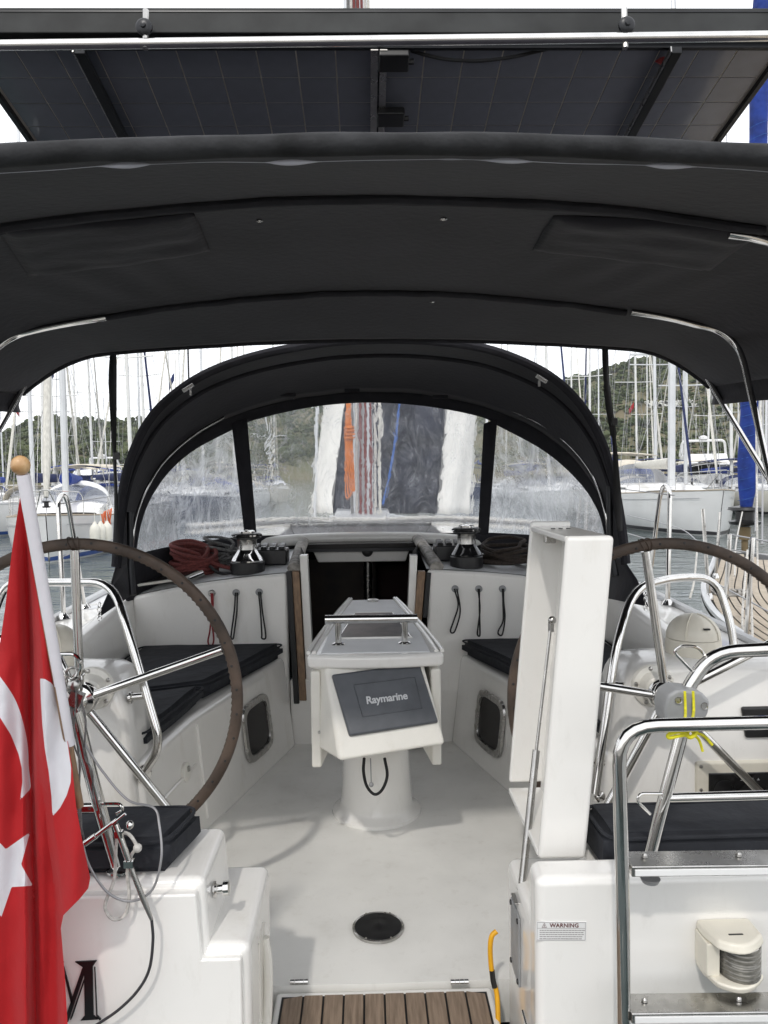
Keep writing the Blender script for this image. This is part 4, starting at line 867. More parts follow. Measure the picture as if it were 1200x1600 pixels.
# ------------------------------------------------------------------ chart plotter pod, turned a little to port
pod = thing('chart_plotter_pod', 'white chart plotter pod with grey Raymarine cover hung under the table end', 'chart plotter', (.02, 2.7, .4))
A = [at(530, 1190, 2.56), at(697, 1163, 2.62), at(661, 1032, 2.745), at(508, 1037, 2.72)]
Bk = [at(492, 1166, 2.78), at(668, 1150, 2.83), at(657, 1034, 2.795), at(488, 1034, 2.795)]
b = MB(); b.hexa(A, Bk); hs_ = b.build('housing', offwhite, pod, bevel=.014, seg=4)
n_ = ((A[1] - A[0]).cross(A[3] - A[0])).normalized(); n_ = n_ if n_.y < 0 else -n_
def onpod(px, py, d=0):
    r = ray(px, py); t = n_.dot(A[0] - CAM_POS) / n_.dot(r); return CAM_POS + r * t + n_ * d
C4 = [(517, 1055), (655, 1037), (685, 1130), (545, 1152)]
b = MB(); b.hexa([onpod(x, y, -.004) for x, y in C4], [onpod(lerp(x, 600, .015), lerp(y, 1093, .015), .018) for x, y in C4]); cv = b.build('sun_cover', slate, pod, bevel=.008, seg=4)
C5 = [(552, 1072), (647, 1060), (658, 1108), (566, 1122)]
b = MB(); b.tube([onpod(x, y, .0185) for x, y in C5], .0018, 6, closed=True); b.build('cover_panel_edge', slate, cv)
xd = (onpod(660, 1086, 0) - onpod(540, 1101, 0)); me = text_mesh('maker_name', 'Raymarine', .0365, .024, silver, .95); me.transform(basis(onpod(603.5, 1093, .0192), xd, n_)); link('maker_name', me, cv)
for px, py in ((495, 1090), (495, 1160), (518, 1110)):
    pass
for k in (.25, .8):
    q = A[3].lerp(A[0], k).lerp(Bk[3].lerp(Bk[0], k), .75); nn = (Bk[0] - A[0]).cross(A[3] - A[0]).normalized(); nn = nn if nn.x < 0 else -nn
    b = MB(); b.lathe([(.006, -.002), (.005, .004), (.001, .005)], 10, basis(q + nn*.001, V(0, 0, 1), nn)); b.build('screw', dchrome, hs_)
b = MB(); b.tube(cr([at(569, 1185, 2.66), at(568, 1205, 2.68), at(573, 1228, 2.7), at(585, 1241, 2.7), at(597, 1234, 2.7), at(605, 1212, 2.68), at(601, 1185, 2.66)], 8), .0055, 8); b.build('cable_loop', ropeblack, pod)
b = MB(); b.tube([at(579, 1185, 2.67), at(580, 1222, 2.68)], .002, 6); b.ball(at(580, 1226, 2.68), .009, 6); b.build('cable_tag', greyp, pod)

# ------------------------------------------------------------------ bench cushions
def cushion(name, label, plan, z0, z1, group=None, bev=.028, wob=.006):
    n = len(plan); cx = sum(p[0] for p in plan)/n; cy = sum(p[1] for p in plan)/n
    b = MB(); b.hexa([V(x, y, z0) for x, y in plan], [V(lerp(x, cx, .01), lerp(y, cy, .01), z1) for x, y in plan])
    me = b.mesh(name, cushm); o = link(name, me)
    bm = bmesh.new(); bm.from_mesh(me); bmesh.ops.bevel(bm, geom=bm.edges[:], offset=bev, segments=3, affect='EDGES', clamp_overlap=True)
    bmesh.ops.triangulate(bm, faces=bm.faces[:]); bmesh.ops.subdivide_edges(bm, edges=[e for e in bm.edges if e.calc_length() > .12], cuts=3, use_grid_fill=True)
    bm.verts.ensure_lookup_table()
    for v in bm.verts: v.co += V(noise.noise(v.co * 7), noise.noise(v.co * 7 + V(5, 0, 0)), noise.noise(v.co * 6 + V(0, 9, 0))) * wob
    bm.to_mesh(me); bm.free(); me.shade_smooth(); me.set_sharp_from_angle(angle=R(50))
    tag(o, label, 'cushion', group)
    bp = MB(); P3 = [V(x, y, z1 - .009) for x, y in plan]; mid = (P3[0] + P3[1])/2; ring = fillet([mid] + P3[1:] + [P3[0], mid], .05)[:-1]; ctr = V(cx, cy, z1 - .009); bp.tube([p + (ctr - p).normalized()*.007 for p in ring], .0045, 6, closed=True); bp.build('piping', cushm, o)
    return o
g = 'dark bench cushions'
cushion('bench_cushion', 'dark forward bench cushion on the left against the bulkhead under the cord loops', [(-1.2, 3.02), (-.70, 3.22), (-.452, 3.97), (-1.2, 3.97)], .470, .548, g)
cushion('bench_cushion', 'dark aft bench cushion on the left beside the wheel console', [(-1.2, 2.58), (-.785, 2.58), (-.725, 3.0), (-.70, 3.2), (-1.2, 3.0)], .470, .545, g)
cushion('bench_cushion', 'dark forward bench cushion on the right against the bulkhead', [(1.2, 3.02), (.70, 3.22), (.452, 3.97), (1.2, 3.97)], .470, .552, g)
cushion('bench_cushion', 'dark aft bench cushion on the right beyond the open locker lid', [(1.2, 2.58), (.785, 2.58), (.725, 3.0), (.70, 3.2), (1.2, 3.0)], .470, .545, g)
cushion('helm_cushion', 'dark helm seat cushion on the left behind the red flag', [(-1.25, 1.645), (-.46, 1.645), (-.425, 1.83), (-1.25, 1.83)], .540, .620, 'dark helm seat cushions', .02)
cushion('helm_cushion', 'dark helm seat cushion on the right behind the steel ladder', [(1.4, 1.70), (.51, 1.70), (.505, 1.885), (1.4, 1.885)], .481, .577, 'dark helm seat cushions', .02)

# ------------------------------------------------------------------ helm consoles
def console(sg, label):
    t = thing('helm_console', label, 'console', (sg*1.0, 2.7, 0), group='helm consoles')
    xin, xout = sg*.815, sg*1.36; ya, yb = 2.46, 2.73; rows = []
    # section in X-Z: straight inner side, big round shoulder
    def sec(y, zt, inset):
        pts = [V(xin + sg*(-.045 + inset), y, .0), V(xin + sg*(-.03 + inset), y, .35), V(xin + sg*(-.01 + inset), y, zt - .11)]
        for k in range(1, 7):
            a = k / 6 * PI/2; pts.append(V(xin + sg*(inset + .09*(1 - math.cos(a))), y, zt - .11 + .108*math.sin(a)))
        pts += [V(xin + sg*(.25), y, zt + .002), V(xout, y, zt - .01), V(xout, y, 0)]; return pts
    rows = [sec(ya, .745, .02), sec(ya + .008, .764, .008), sec(ya + .03, .776, .0), sec(2.55, .782, 0), sec(2.64, .784, 0), sec(2.71, .772, .0), sec(2.73, .72, .012)]
    b = MB(); b.grid(rows); nn = len(rows[0]); o = len(b.v) - nn*len(rows); b.f.append([o + i for i in range(nn)]); b.mi.append(0); b.f.append([o + (len(rows)-1)*nn + i for i in range(nn)]); b.mi.append(0)
    bd = b.build('body', gel, t, ang=50)
    return t, bd
WYL = 2.35
HL, HR = at(126, 1093, WYL), at(1040, 1088, WYL)
cl_, clb = console(-1, 'white helm console on the left, half hidden by the red flag')
cr_o, crb = console(1, 'white helm console on the right with compass and engine panel')
for t, H in ((cl_, HL), (cr_o, HR)):
    b = MB(); b.lathe([(.070, 0), (.070, .006), (.066, .012), (.05, .016), (.04, .05), (.032, .055), (.028, .10)], 32, basis(V(H.x, 2.462, H.z + .005), V(1, 0, 0), V(0, -1, 0))); bo = b.build('wheel_boss', greyp if 0 else offwhite, t)
    b = MB(); b.lathe([(.022, 0), (.022, .14)], 16, basis(V(H.x, 2.46, H.z), V(1, 0, 0), V(0, -1, 0))); b.build('axle', chrome, t)
    for k in range(5):
        a = k*2*PI/5 + .5; b = MB(); b.lathe([(.008, 0), (.006, .004), (.001, .005)], 8, basis(V(H.x + .058*math.cos(a), 2.449, H.z + .005 + .058*math.sin(a)), V(1, 0, 0), V(0, -1, 0))); b.build('boss_screw', dchrome, bo)
# engine panel, cup pocket, recessed handhold on the starboard console
pc = at(1150, 1222, 2.455); b = MB(); b.box((pc.x, 2.456, pc.z), (.27, .02, .145)); ep = b.build('engine_panel', cream, cr_o, bevel=.01)
b = MB(); b.box((pc.x + .012, 2.445, pc.z - .012), (.215, .008, .095)); ec = b.build('gauge_cluster', blackg, ep, bevel=.003)
b = MB(); b.lathe([(.034, 0), (.034, .003), (.028, .004), (.028, .001), (.001, .001)], 24, basis(V(pc.x - .045, 2.441, pc.z - .02), V(1, 0, 0), V(0, -1, 0))); b.build('tachometer', blackp, ec)
b = MB()
for i, x in enumerate((.012, .03, .048, .066)):
    c = V(pc.x + x, 2.4395, pc.z + .012); b.box(c, (.009, .0005, .0012)); b.box(c + V(0, 0, .003), (.0012, .0005, .006));
    if i % 2 == 0: b.box(c + V(0, 0, .006), (.004, .0005, .001))
b.build('gauge_symbols', silver, ec)
for dx, dz in ((-.12, .058), (-.12, -.02)):
    b = MB(); b.lathe([(.006, 0), (.005, .003), (.001, .004)], 10, basis(V(pc.x + dx, 2.446, pc.z + dz), V(1, 0, 0), V(0, -1, 0))); b.build('screw', dchrome, ep)
q = at(1185, 1128, 2.455); b = MB(); b.hexa([V(q.x - .055, 2.468, q.z + .05), V(q.x + .09, 2.468, q.z + .05), V(q.x + .08, 2.468, q.z - .055), V(q.x - .04, 2.468, q.z - .055)], [V(q.x - .06, 2.446, q.z + .052), V(q.x + .095, 2.446, q.z + .052), V(q.x + .08, 2.446, q.z - .05), V(q.x - .045, 2.446, q.z - .05)]); b.build('throttle_pad', blackp, cr_o, bevel=.008)
# compass domes
def compass(label, p):
    t = thing('compass', label, 'compass', p, group='compasses on the consoles'); t.scale = (.92, .92, .92)
    b = MB(); b.lathe([(.098, -.01), (.1, .0), (.1, .03), (.098, .045), (.097, .052)], 32, Matrix.Translation(p)); b.build('binnacle_base', cream, t)
    b = MB(); b.lathe([(.0975, .054)] + [(.097*math.cos(a*PI/18), .056 + .088*math.sin(a*PI/18)) for a in range(0, 9)] + [(.004, .144)], 32, Matrix.Translation(p)); c = b.build('cover', cream, t)
    for a0 in (-.9, -2.25):
        b = MB(); b.tube([p + V(.0985*math.cos(k*PI/20)*math.cos(a0), .0985*math.cos(k*PI/20)*math.sin(a0), .057 + .089*math.sin(k*PI/20)) for k in range(0, 10)], .0022, 5); b.build('cover_seam', cream, c)
    b = MB(); b.box(p + V(.012, -.088, .10), (.022, .01, .006)); b.build('cover_slot', ink, c)
    return t
compass('beige compass dome on the right helm console', V(at(1083, 1000, 2.60).x, 2.60, .785))
compass('beige compass dome on the left helm console, partly behind the red flag', V(at(82, 1000, 2.60).x, 2.60, .785))
# stainless cup holder on the starboard console edge
p = V(at(1192, 1070, 2.75).x, 2.72, at(1192, 1075, 2.72).z); ch = thing('cup_holder', 'open stainless drink holder at the right edge beside the compass', 'cup holder', p)
b = MB(); b.lathe([(.052, 0), (.054, .012), (.052, .012), (.05, 0)], 24, Matrix.Translation(p + V(0, 0, .075))); b.build('ring', chrome, ch)
b = MB(); b.lathe([(.055, -.004), (.055, .002)], 24, Matrix.Translation(p)); b.build('floor_plate', chrome, ch)
for k in range(4):
    a = k*PI/2 + .5; b = MB(); b.box(p + V(.051*math.cos(a), .051*math.sin(a), .04), (.012, .012, .085)); b.build('strut', dchrome, ch)

# ------------------------------------------------------------------ steering wheels
def wheel(label, H, ang0):
    t = thing('steering_wheel', label, 'steering wheel', H, group='leather rimmed steering wheels')
    RM, n = .480, 120; prof = []
    for k in range(16):
        a = 2*PI*k/16; c, s = math.cos(a), math.sin(a); prof.append((math.copysign(abs(c)**.6, c)*.0170, math.copysign(abs(s)**.7, s)*.014))
    b = MB(); b.grid([[H + V((RM + r)*math.cos(2*PI*i/n), d, (RM + r)*math.sin(2*PI*i/n)) for r, d in prof] for i in range(n)], cu=True, cv=True); rim = b.build('rim', leather, t)
    b = MB()
    for i in range(300):
        a = 2*PI*i/300; d = .008 if i % 2 else -.008; c = H + V((RM - .0178)*math.cos(a), d, (RM - .0178)*math.sin(a)); a2 = a + 2*PI/300; e = H + V((RM - .0178)*math.cos(a2), -d, (RM - .0178)*math.sin(a2))
        b.tube([c, e], .0012, 4, cap=False)
    lc = b.build('lacing', lacing, rim); 
    b = MB()
    for i in range(40):
        a = 2*PI*i/40 + .05; b.lathe([(.0045, 0), (.003, .0015)], 7, basis(H + V((RM + .004*math.sin(i*5))*math.cos(a), -.0138, (RM + .004*math.sin(i*5))*math.sin(a)), V(1, 0, 0), V(0, -1, 0)))
    b.build('rim_marks', rubber, rim)['kind'] = 'stuff'; lc['kind'] = 'stuff'
    a = R(ang0 + 72); c0 = H + V(RM*math.cos(a), 0, RM*math.sin(a)); tn = V(-math.sin(a), 0, math.cos(a)); rd = V(math.cos(a), 0, math.sin(a)); b = MB()
    for q in range(3):
        b.tube([c0 + tn*(.010*(q - 1) + .008*math.sin(2*j*PI/16 + q)) + rd*(.0195*math.cos(j*2*PI/16)) + V(0, .0165*math.sin(j*2*PI/16), 0) for j in range(16)], .0022, 5, closed=True)
    b.build('turks_head_knot', leather, rim)
    for k in range(5):
        a = R(ang0 + 72*k); d = V(math.cos(a), 0, math.sin(a)); b = MB(); b.tube([H + d*.03 + V(0, -.004, 0), H + d*(RM - .02)], .0135, 12); b.build('spoke', chrome, t)
    b = MB(); b.lathe([(.05, .02), (.05, -.015), (.046, -.022), (.03, -.026), (.03, -.04), (.024, -.046), (.004, -.048)], 28, basis(H, V(1, 0, 0), V(0, 1, 0))); b.build('hub', chrome, t)
    return t
wheel('leather rimmed steering wheel on the left behind the red flag', HL, 18.5)
wheel('leather rimmed steering wheel on the right behind the open white locker lid', HR, 26)
# turk's head mark at each wheel's top spoke
# ------------------------------------------------------------------ helm guard rails
def rail(name, label, pts, r, rad, cat='guard rail', group=None, m=None, feet=()):
    t = thing(name, label, cat, Vector(pts[0]), group=group)
    b = MB(); b.tube(fillet(pts, rad), r, 14); b.build('tube', m or chrome, t)
    for p, nrm in feet:
        b = MB(); b.lathe([(r*2.1, 0), (r*2.1, .004), (r*1.5, .012), (r*1.1, .02)], 18, basis(Vector(p), Vector(nrm).orthogonal(), nrm)); b.build('foot', chrome, t)
    return t
lp = [at(-30, 1110, 2.85), at(-10, 960, 2.85), at(10, 910, 2.85), at(176, 910, 2.62), at(200, 985, 2.54), at(252, 1165, 2.46), at(224, 1209, 2.50)]
gl_ = rail('helm_guard_rail', 'polished steel guard rail arching over the left helm console', lp, .0145, .11, group='helm guard rails', feet=((lp[-1], (.6, -.5, 0)),))
b = MB(); b.tube([at(200, 1090, 2.50), at(228, 1087, 2.50)], .012, 12); b.lathe([(.02, 0), (.02, .006), (.013, .01)], 14, basis(at(203, 1090, 2.50), V(0, 1, 0), V(1, 0, 0))); b.build('bracket', chrome, gl_)
rp_ = [at(930, 1240, 2.40), at(948, 1110, 2.44), at(962, 1010, 2.48), at(990, 918, 2.60), at(1055, 902, 2.75), at(1118, 902, 2.78), at(1146, 985, 2.74), at(1150, 1078, 2.70)]
gr_ = rail('helm_guard_rail', 'polished steel guard rail arching over the right helm console', rp_, .0145, .10, group='helm guard rails', feet=((rp_[-1], (0, -.2, 1)),))
b = MB(); b.tube([at(948, 1068, 2.50), at(976, 1072, 2.50)], .012, 12); b.build('bracket', chrome, gr_)
# ------------------------------------------------------------------ raised locker lid with gas strut
ld = thing('locker_lid', 'tall white locker lid standing open at the right of the cockpit', 'locker lid', (.42, 1.9, .53))
lx = lambda z: lerp(.372, .437, (z - .525) / .735)
def lid_pt(dx, y, z): return V(lx(z) + dx, y, z)
Zb, Zt, ya, yb, th = .500, 1.258, 1.745, 2.145, .112
def slab(name, x0, x1, y0, y1, z0, z1, bev=.008):
    b = MB(); b.hexa([lid_pt(x0, y0, z0), lid_pt(x1, y0, z0), lid_pt(x1, y1, z0), lid_pt(x0, y1, z0)], [lid_pt(x0, y0, z1), lid_pt(x1, y0, z1), lid_pt(x1, y1, z1), lid_pt(x0, y1, z1)]); return b.build(name, gel, ld, bevel=bev, seg=4)
slab('aft_flange', 0, th, ya, ya + .022, Zb, Zt, .012)
slab('front_flange', 0, th, yb - .018, yb, Zb + .03, Zt + .012)
slab('top_flange', .002, th - .003, ya + .020, yb - .016, Zt - .016, Zt - .001, .004)
slab('bottom_flange', .0, th - .003, ya + .020, yb - .016, Zb + .001, Zb + .016, .004)
slab('lid_panel', th - .022, th + .001, ya + .015, yb - .012, Zb + .004, Zt - .004, .006)
for k in range(3):
    b = MB(); b.lathe([(.006, 0), (.006, .002), (.001, .002)], 10, Matrix.Translation(lid_pt(.03 + .02*k, ya + .25, Zt))); b.build('vent_hole', ink, ld)
b = MB(); q = lid_pt(.045, yb - .06, Zt - .03); b.box(q, (.03, .03, .03)); b.build('catch', dchrome, ld, bevel=.004)
p0, p1, p2 = at(861, 975, 1.98), at(838, 1172, 1.93), at(815, 1388, 1.84)
gs = thing('gas_strut', 'thin steel gas strut propping up the white locker lid', 'gas strut', p2)
b = MB(); b.tube([p0, p1], .0042, 10); b.build('piston_rod', dchrome, gs)
b = MB(); b.tube([p1, p1.lerp(p2, .02), p1.lerp(p2, .97)], .0095, 12); b.build('cylinder', dchrome, gs)
b = MB(); b.tube([p0 + V(0, 0, -.02), p0 + V(0, 0, .004)], .008, 10); b.ball(p0 + V(.003, 0, .01), .011, 6); b.build('rod_end', dchrome, gs)
b = MB(); b.box(p2 + V(-.002, 0, -.012), (.02, .03, .03)); b.box(p2 + V(-.004, 0, -.026), (.036, .05, .004)); b.build('foot_bracket', dchrome, gs, bevel=.004)
# seat-locker catches and little fittings beyond the lid
for i, (px, py) in enumerate(((938, 1190), (938, 1243))):
    q = at(px, py, 2.44); b = MB(); b.lathe([(.018, 0), (.018, .004), (.009, .01), (.009, .03), (.012, .034), (.004, .036)], 14, basis(q, V(0, 0, 1), V(-.6, -.8, 0)))
    tag(b.build('lid_stop', chrome), ('upper' if i == 0 else 'lower') + ' small steel stud on the console beyond the open lid', 'fitting', 'steel studs beyond the open lid')
# ------------------------------------------------------------------ pushpit tubes
T1 = 1.655
pr = thing('pushpit_rail', 'thick steel pushpit tube bending down to the seat on the right', 'pushpit', at(1010, 1357, 1.655))
b = MB(); b.tube(fillet([at(1300, 1010, 1.55), at(1112, 1019, T1), at(1068, 1085, T1), at(1064, 1140, T1)], .075), .0150, 16); b.build('upper_tube', chrome, pr)
b = MB(); b.tube([at(1072, 1120, 1.655), at(1010, 1356, 1.655)], .0140, 16); lt = b.build('lower_tube', chrome, pr)
b = MB(); b.tube([at(1032, 1247, 1.655), at(1290, 1240, 1.62)], .0105, 14); b.build('cross_tube', chrome, pr)
b = MB(); b.lathe([(.03, 0), (.03, .004), (.018, .012)], 16, Matrix.Translation(at(1009, 1359, 1.655))); b.build('foot', chrome, pr)
b = MB(); b.tube(fillet([at(1085, 1052, T1), at(1052, 1018, T1 - .01), at(1064, 1009, T1 - .01), at(1090, 1010, T1 - .01), at(1102, 1025, T1)], .02), .0035, 8); b.build('eye_loop', chrome, pr)
b = MB(); b.tube(fillet([at(1036, 1240, 1.65), at(1000, 1240, 1.645), at(995, 1252, 1.645), at(1016, 1272, 1.65)], .012), .0035, 8); b.build('eye_loop', chrome, pr)
# grey clamp on it, tied with yellow cord
q = at(1066, 1101, 1.64); cp = thing('rail_clamp', 'grey plastic rail clamp in front of the right wheel hub', 'clamp', q)
b = MB(); pl = [(-.042, .03), (-.02, .042), (.03, .036), (.05, .015), (.046, -.012), (.03, -.045), (-.01, -.048), (-.045, -.035), (-.05, .0)]
b.hexa([q + V(x, -.028, z) for x, z in pl], [q + V(x, .04, z) for x, z in pl]); cb = b.build('body', greyp, cp, bevel=.008)
for x, z in ((-.02, .018), (.036, .005), (-.028, -.03)):
    b = MB(); b.lathe([(.008, 0), (.008, .002), (.005, -.002), (.001, -.002)], 12, basis(q + V(x, -.0285, z), V(1, 0, 0), V(0, -1, 0))); b.build('bolt', dchrome, cp)
b = MB(); b.box(q + V(.012, -.03, -.012), (.004, .006, .05)); b.build('rib', greyp, cb)
yc = MB(); D = 1.60
for x0, x1 in ((1070, 1070), (1083, 1081)):
    yc.tube(cr([at(x0, 1080, D), at(x0 + 1, 1110, D - .01), at(x1, 1128, D - .125), at(x1, 1142, D - .13)], 6), .0030, 8)
yc.tube(cr([at(1086, 1146, 1.49), at(1076, 1137, 1.485), at(1068, 1142, 1.48), at(1078, 1152, 1.475), at(1088, 1144, 1.475), at(1080, 1136, 1.48), at(1070, 1150, 1.485)], 8), .0042, 8)
yc.tube(cr([at(1076, 1148, 1.48), at(1060, 1150, 1.475), at(1046, 1153, 1.475), at(1044, 1148, 1.475), at(1058, 1144, 1.475), at(1072, 1144, 1.475)], 8), .0036, 8)
yc.tube(cr([at(1082, 1147, 1.49), at(1092, 1156, 1.49), at(1098, 1174, 1.49)], 8), .0028, 8); yc.tube(cr([at(1084, 1144, 1.49), at(1100, 1150, 1.49), at(1113, 1164, 1.49)], 8), .0028, 8)
tag(yc.build('yellow_cord', yellowr), 'bright yellow cord knotted round the ladder tube and rail clamp', 'cord')
# ------------------------------------------------------------------ folded swim ladder
LY = 1.47
sl = thing('swim_ladder', 'folded stainless swim ladder with flat steps at the lower right', 'ladder', at(975, 1600, LY))
b = MB(); b.tube(fillet([at(976, 1900, LY + .04), at(973, 1400, LY), at(966, 1135, LY), at(1320, 1126, LY)], .075), .0138, 18); b.build('side_tube', chrome, sl)
for yy, k in ((1357, 0), (1585, 1)):
    a, c = at(984, yy, LY + .01), at(1300, yy - 4, LY + .01); wv = c - a; b = MB()
    b.hexa([a + V(0, -.012, -.012), c + V(0, -.012, -.012), c + V(0, .045, -.012), a + V(0, .045, -.012)], [a + V(0, -.012, .010), c + V(0, -.012, .010), c + V(0, .045, .013), a + V(0, .045, .013)]); s_ = b.build('step', dchrome, sl, bevel=.003)
    b = MB(); b.hexa([a + V(.006, -.0145, -.009), c + V(0, -.0145, -.009), c + V(0, -.010, -.009), a + V(.006, -.010, -.009)], [a + V(.006, -.0145, .004), c + V(0, -.0145, .004), c + V(0, -.010, .004), a + V(.006, -.010, .004)]); b.build('tread_edge', stickerw, s_, bevel=.001)
    b = MB(); b.tube([a + V(-.014, .02, .0), a + V(.004, .02, 0)], .011, 12); b.build('pivot', chrome, s_)
    for kk in (.09, .56):
        b = MB(); b.lathe([(.006, 0), (.006, .005), (.003, .008)], 10, Matrix.Translation(a.lerp(c, kk) + V(0, .02, .0125))); b.build('bolt', dchrome, s_)
b = MB(); q = at(1016, 1372, LY + .03); b.lathe([(.02, 0), (.016, -.008), (.004, -.01)], 14, Matrix.Translation(q + V(0, 0, .0))); b.build('rubber_buffer', greyp, sl)
# ------------------------------------------------------------------ stern light
q = at(1144, 1490, 1.55); q = V(q.x, AF - .005, q.z)
NZ = .74
nl = thing('stern_light', 'beige stern light with ribbed clear lens on the transom', 'navigation light', q)
hw_ = .060; arc = [(-hw_, 0), (-hw_, -.035)] + [(-hw_ + 2*hw_*k/10, -.05 - .052*math.sin(PI*(.12 + .8*k/10))) for k in range(1, 11)] + [(hw_, 0)]
def cap(z0, z1, sc0, sc1): 
    b = MB(); b.hexa([q + V(x*sc0, y*sc0, z0) for x, y in arc], [q + V(x*sc1, y*sc1, z1) for x, y in arc]); return b
cap(.042*NZ, .068*NZ, 1.0, .93).build('top_cap', cream, nl, bevel=.006); cap(-.072*NZ, -.05*NZ, .95, 1.0).build('bottom_cap', cream, nl, bevel=.006)
b = MB(); b.box(q + V(-.046, -.030, -.004), (.028, .060, .094*NZ)); b.box(q + V(.01, -.012, -.004), (.095, .024, .094*NZ)); b.build('housing', cream, nl, bevel=.003)
lz = []
for j in range(29):
    z = (-.05 + .092 * j / 28) * NZ; rr = 1 - (.03 if j % 4 == 0 else 0) - (.05 if j == 14 else 0); lz.append([q + V(.013 + .043*math.cos(a)*rr, -.046 - .046*math.sin(a)*rr, z) for a in [PI*k/14 for k in range(15)]])
b = MB(); b.grid(lz); b.build('lens', lensm, nl)
b = MB(); b.box(q + V(.0, -.06, .0685*NZ), (.03, .004, .001)); b.build('cap_slot', ink, nl)
# ------------------------------------------------------------------ yellow shore cable
b = MB(); b.tube(cr([at(779, 1650, 1.90), at(777, 1560, 1.94), at(770, 1530, 1.95), at(766, 1490, 1.955), at(768, 1464, 1.96), at(776, 1455, 1.965)], 10), .0066, 12)
cb = tag(b.build('shore_cable', yellowh), 'yellow shore power cable hanging down the inner side of the right transom', 'cable')
b = MB(); b.tube([at(768.6, 1516, 1.951), at(770.5, 1532, 1.949), at(773, 1543, 1.945)], .0072, 12); b.build('black_tape', blackp, cb)
# ------------------------------------------------------------------ port pushpit leg, lifeline end, turnbuckle
pl_ = thing('pushpit_rail', 'thick steel pushpit tube leaning on the left, half behind the flag', 'pushpit', at(186, 1366, 1.66))
b = MB(); b.tube(fillet([at(-60, 1000, 1.64), at(80, 1005, 1.64), at(113, 1090, 1.64), at(150, 1245, 1.65), at(187, 1366, 1.655)], .08), .0142, 16); b.build('tube', chrome, pl_)
b = MB(); b.tube([at(60, 1264, 1.65), at(152, 1262, 1.65)], .0115, 12); b.build('cross_tube', chrome, pl_)
b = MB(); b.lathe([(.028, 0), (.028, .004), (.016, .012)], 16, Matrix.Translation(V(at(187, 1366, 1.655).x, 1.655, .549))); b.build('foot', chrome, pl_)
b = MB(); b.tube(fillet([at(158, 1256, 1.63), at(188, 1256, 1.62), at(193, 1266, 1.62), at(182, 1272, 1.62)], .012), .0035, 8); b.build('eye_loop', chrome, pl_)
b = MB(); b.tube(fillet([at(60, 1022, 1.62), at(118, 1022, 1.60), at(128, 1038, 1.60), at(122, 1060, 1.61), at(112, 1062, 1.62)], .012), .004, 8); b.build('eye_loop', chrome, pl_)
# knuckle of shackles and snap hooks by the wheel hub
b = MB()
for i, (px, py, r) in enumerate(((112, 1052, .010), (122, 1060, .009), (108, 1066, .011), (118, 1075, .012), (126, 1050, .007), (112, 1082, .011))):
    c = at(px, py, 1.61 + .004*i); b.tube([c + V(r*math.cos(a*PI/6 + i), .004*math.sin(a + i), r*1.2*math.sin(a*PI/6 + i)) for a in range(12)], .0032, 7, closed=True)
b.tube([at(112, 1085, 1.60), at(110, 1130, 1.60), at(107, 1160, 1.60)], .004, 8); b.tube([at(104, 1080, 1.61), at(118, 1098, 1.60), at(122, 1112, 1.60)], .007, 8); b.box(at(119, 1092, 1.60), (.026, .018, .03), Matrix.Rotation(.4, 3, 'Y')); b.ball(at(116, 1070, 1.60), .014, 6)
tag(b.build('shackle_cluster', dchrome), 'cluster of steel shackles and snap hooks beside the left wheel hub', 'shackles')
b = MB(); D = 1.60
b.tube(cr([at(131, 1160, D), at(160, 1205, D), at(200, 1250, D), at(240, 1262, 1.62), at(249, 1290, 1.60), at(252, 1340, 1.58), at(238, 1390, 1.575), at(205, 1408, 1.575), at(170, 1396, 1.575), at(142, 1358, 1.575), at(131, 1325, 1.575), at(135, 1318, 1.58)], 10), .0026, 8)
tag(b.build('wire_lifeline', wirem), 'grey wire lifeline hanging in a loose loop by the left pushpit', 'wire')
tk = thing('turnbuckle', 'steel turnbuckle with toggle hanging from the left pushpit', 'turnbuckle', at(200, 1330, 1.57))
b = MB(); b.tube([at(133, 1318, 1.58), at(150, 1306, 1.58)], .0065, 10); b.tube([at(150, 1306, 1.58), at(182, 1282, 1.58)], .0048, 10); b.tube([at(176, 1288, 1.57), at(196, 1272, 1.57)], .0032, 8); b.build('swage', chrome, tk)
b = MB(); b.tube([at(180, 1288, 1.57), at(190, 1314, 1.57), at(201, 1345, 1.57)], .0068, 10); b.box(at(202, 1349, 1.57), (.019, .016, .014)); b.box(at(186, 1303, 1.57), (.016, .012, .014)); b.ball(at(203, 1289, 1.575), .009, 5); b.build('barrel', chrome, tk)
b = MB(); b.tube([at(202, 1349, 1.57), at(224, 1405, 1.57), at(237, 1437, 1.57)], [.0055, .0062, .0040], 10); b.build('rod', dchrome, tk)
b = MB(); b.tube(cr([at(237, 1437, 1.57), at(239, 1470, 1.572), at(233, 1515, 1.575), at(215, 1548, 1.575), at(185, 1578, 1.575), at(150, 1602, 1.575)], 10), .0032, 8)
tag(b.build('trailing_wire', wiredk), 'dark wire trailing down the left transom past the black letter', 'wire')
b = MB(); b.tube(cr([at(183, 1300, 1.595), at(181, 1330, 1.595), at(178, 1375, 1.585), at(164, 1415, 1.58), at(176, 1436, 1.58), at(195, 1430, 1.58), at(202, 1400, 1.58), at(199, 1362, 1.585), at(206, 1335, 1.59), at(214, 1324, 1.59), at(203, 1305, 1.59), at(190, 1300, 1.59)], 8), .0036, 8); b.ball(at(215, 1325, 1.588), .0095, 6)
tag(b.build('tie_line', ropewhite), 'thin white tie line looped and knotted on the left pushpit', 'line')
b = MB(); rt = random.Random(8)
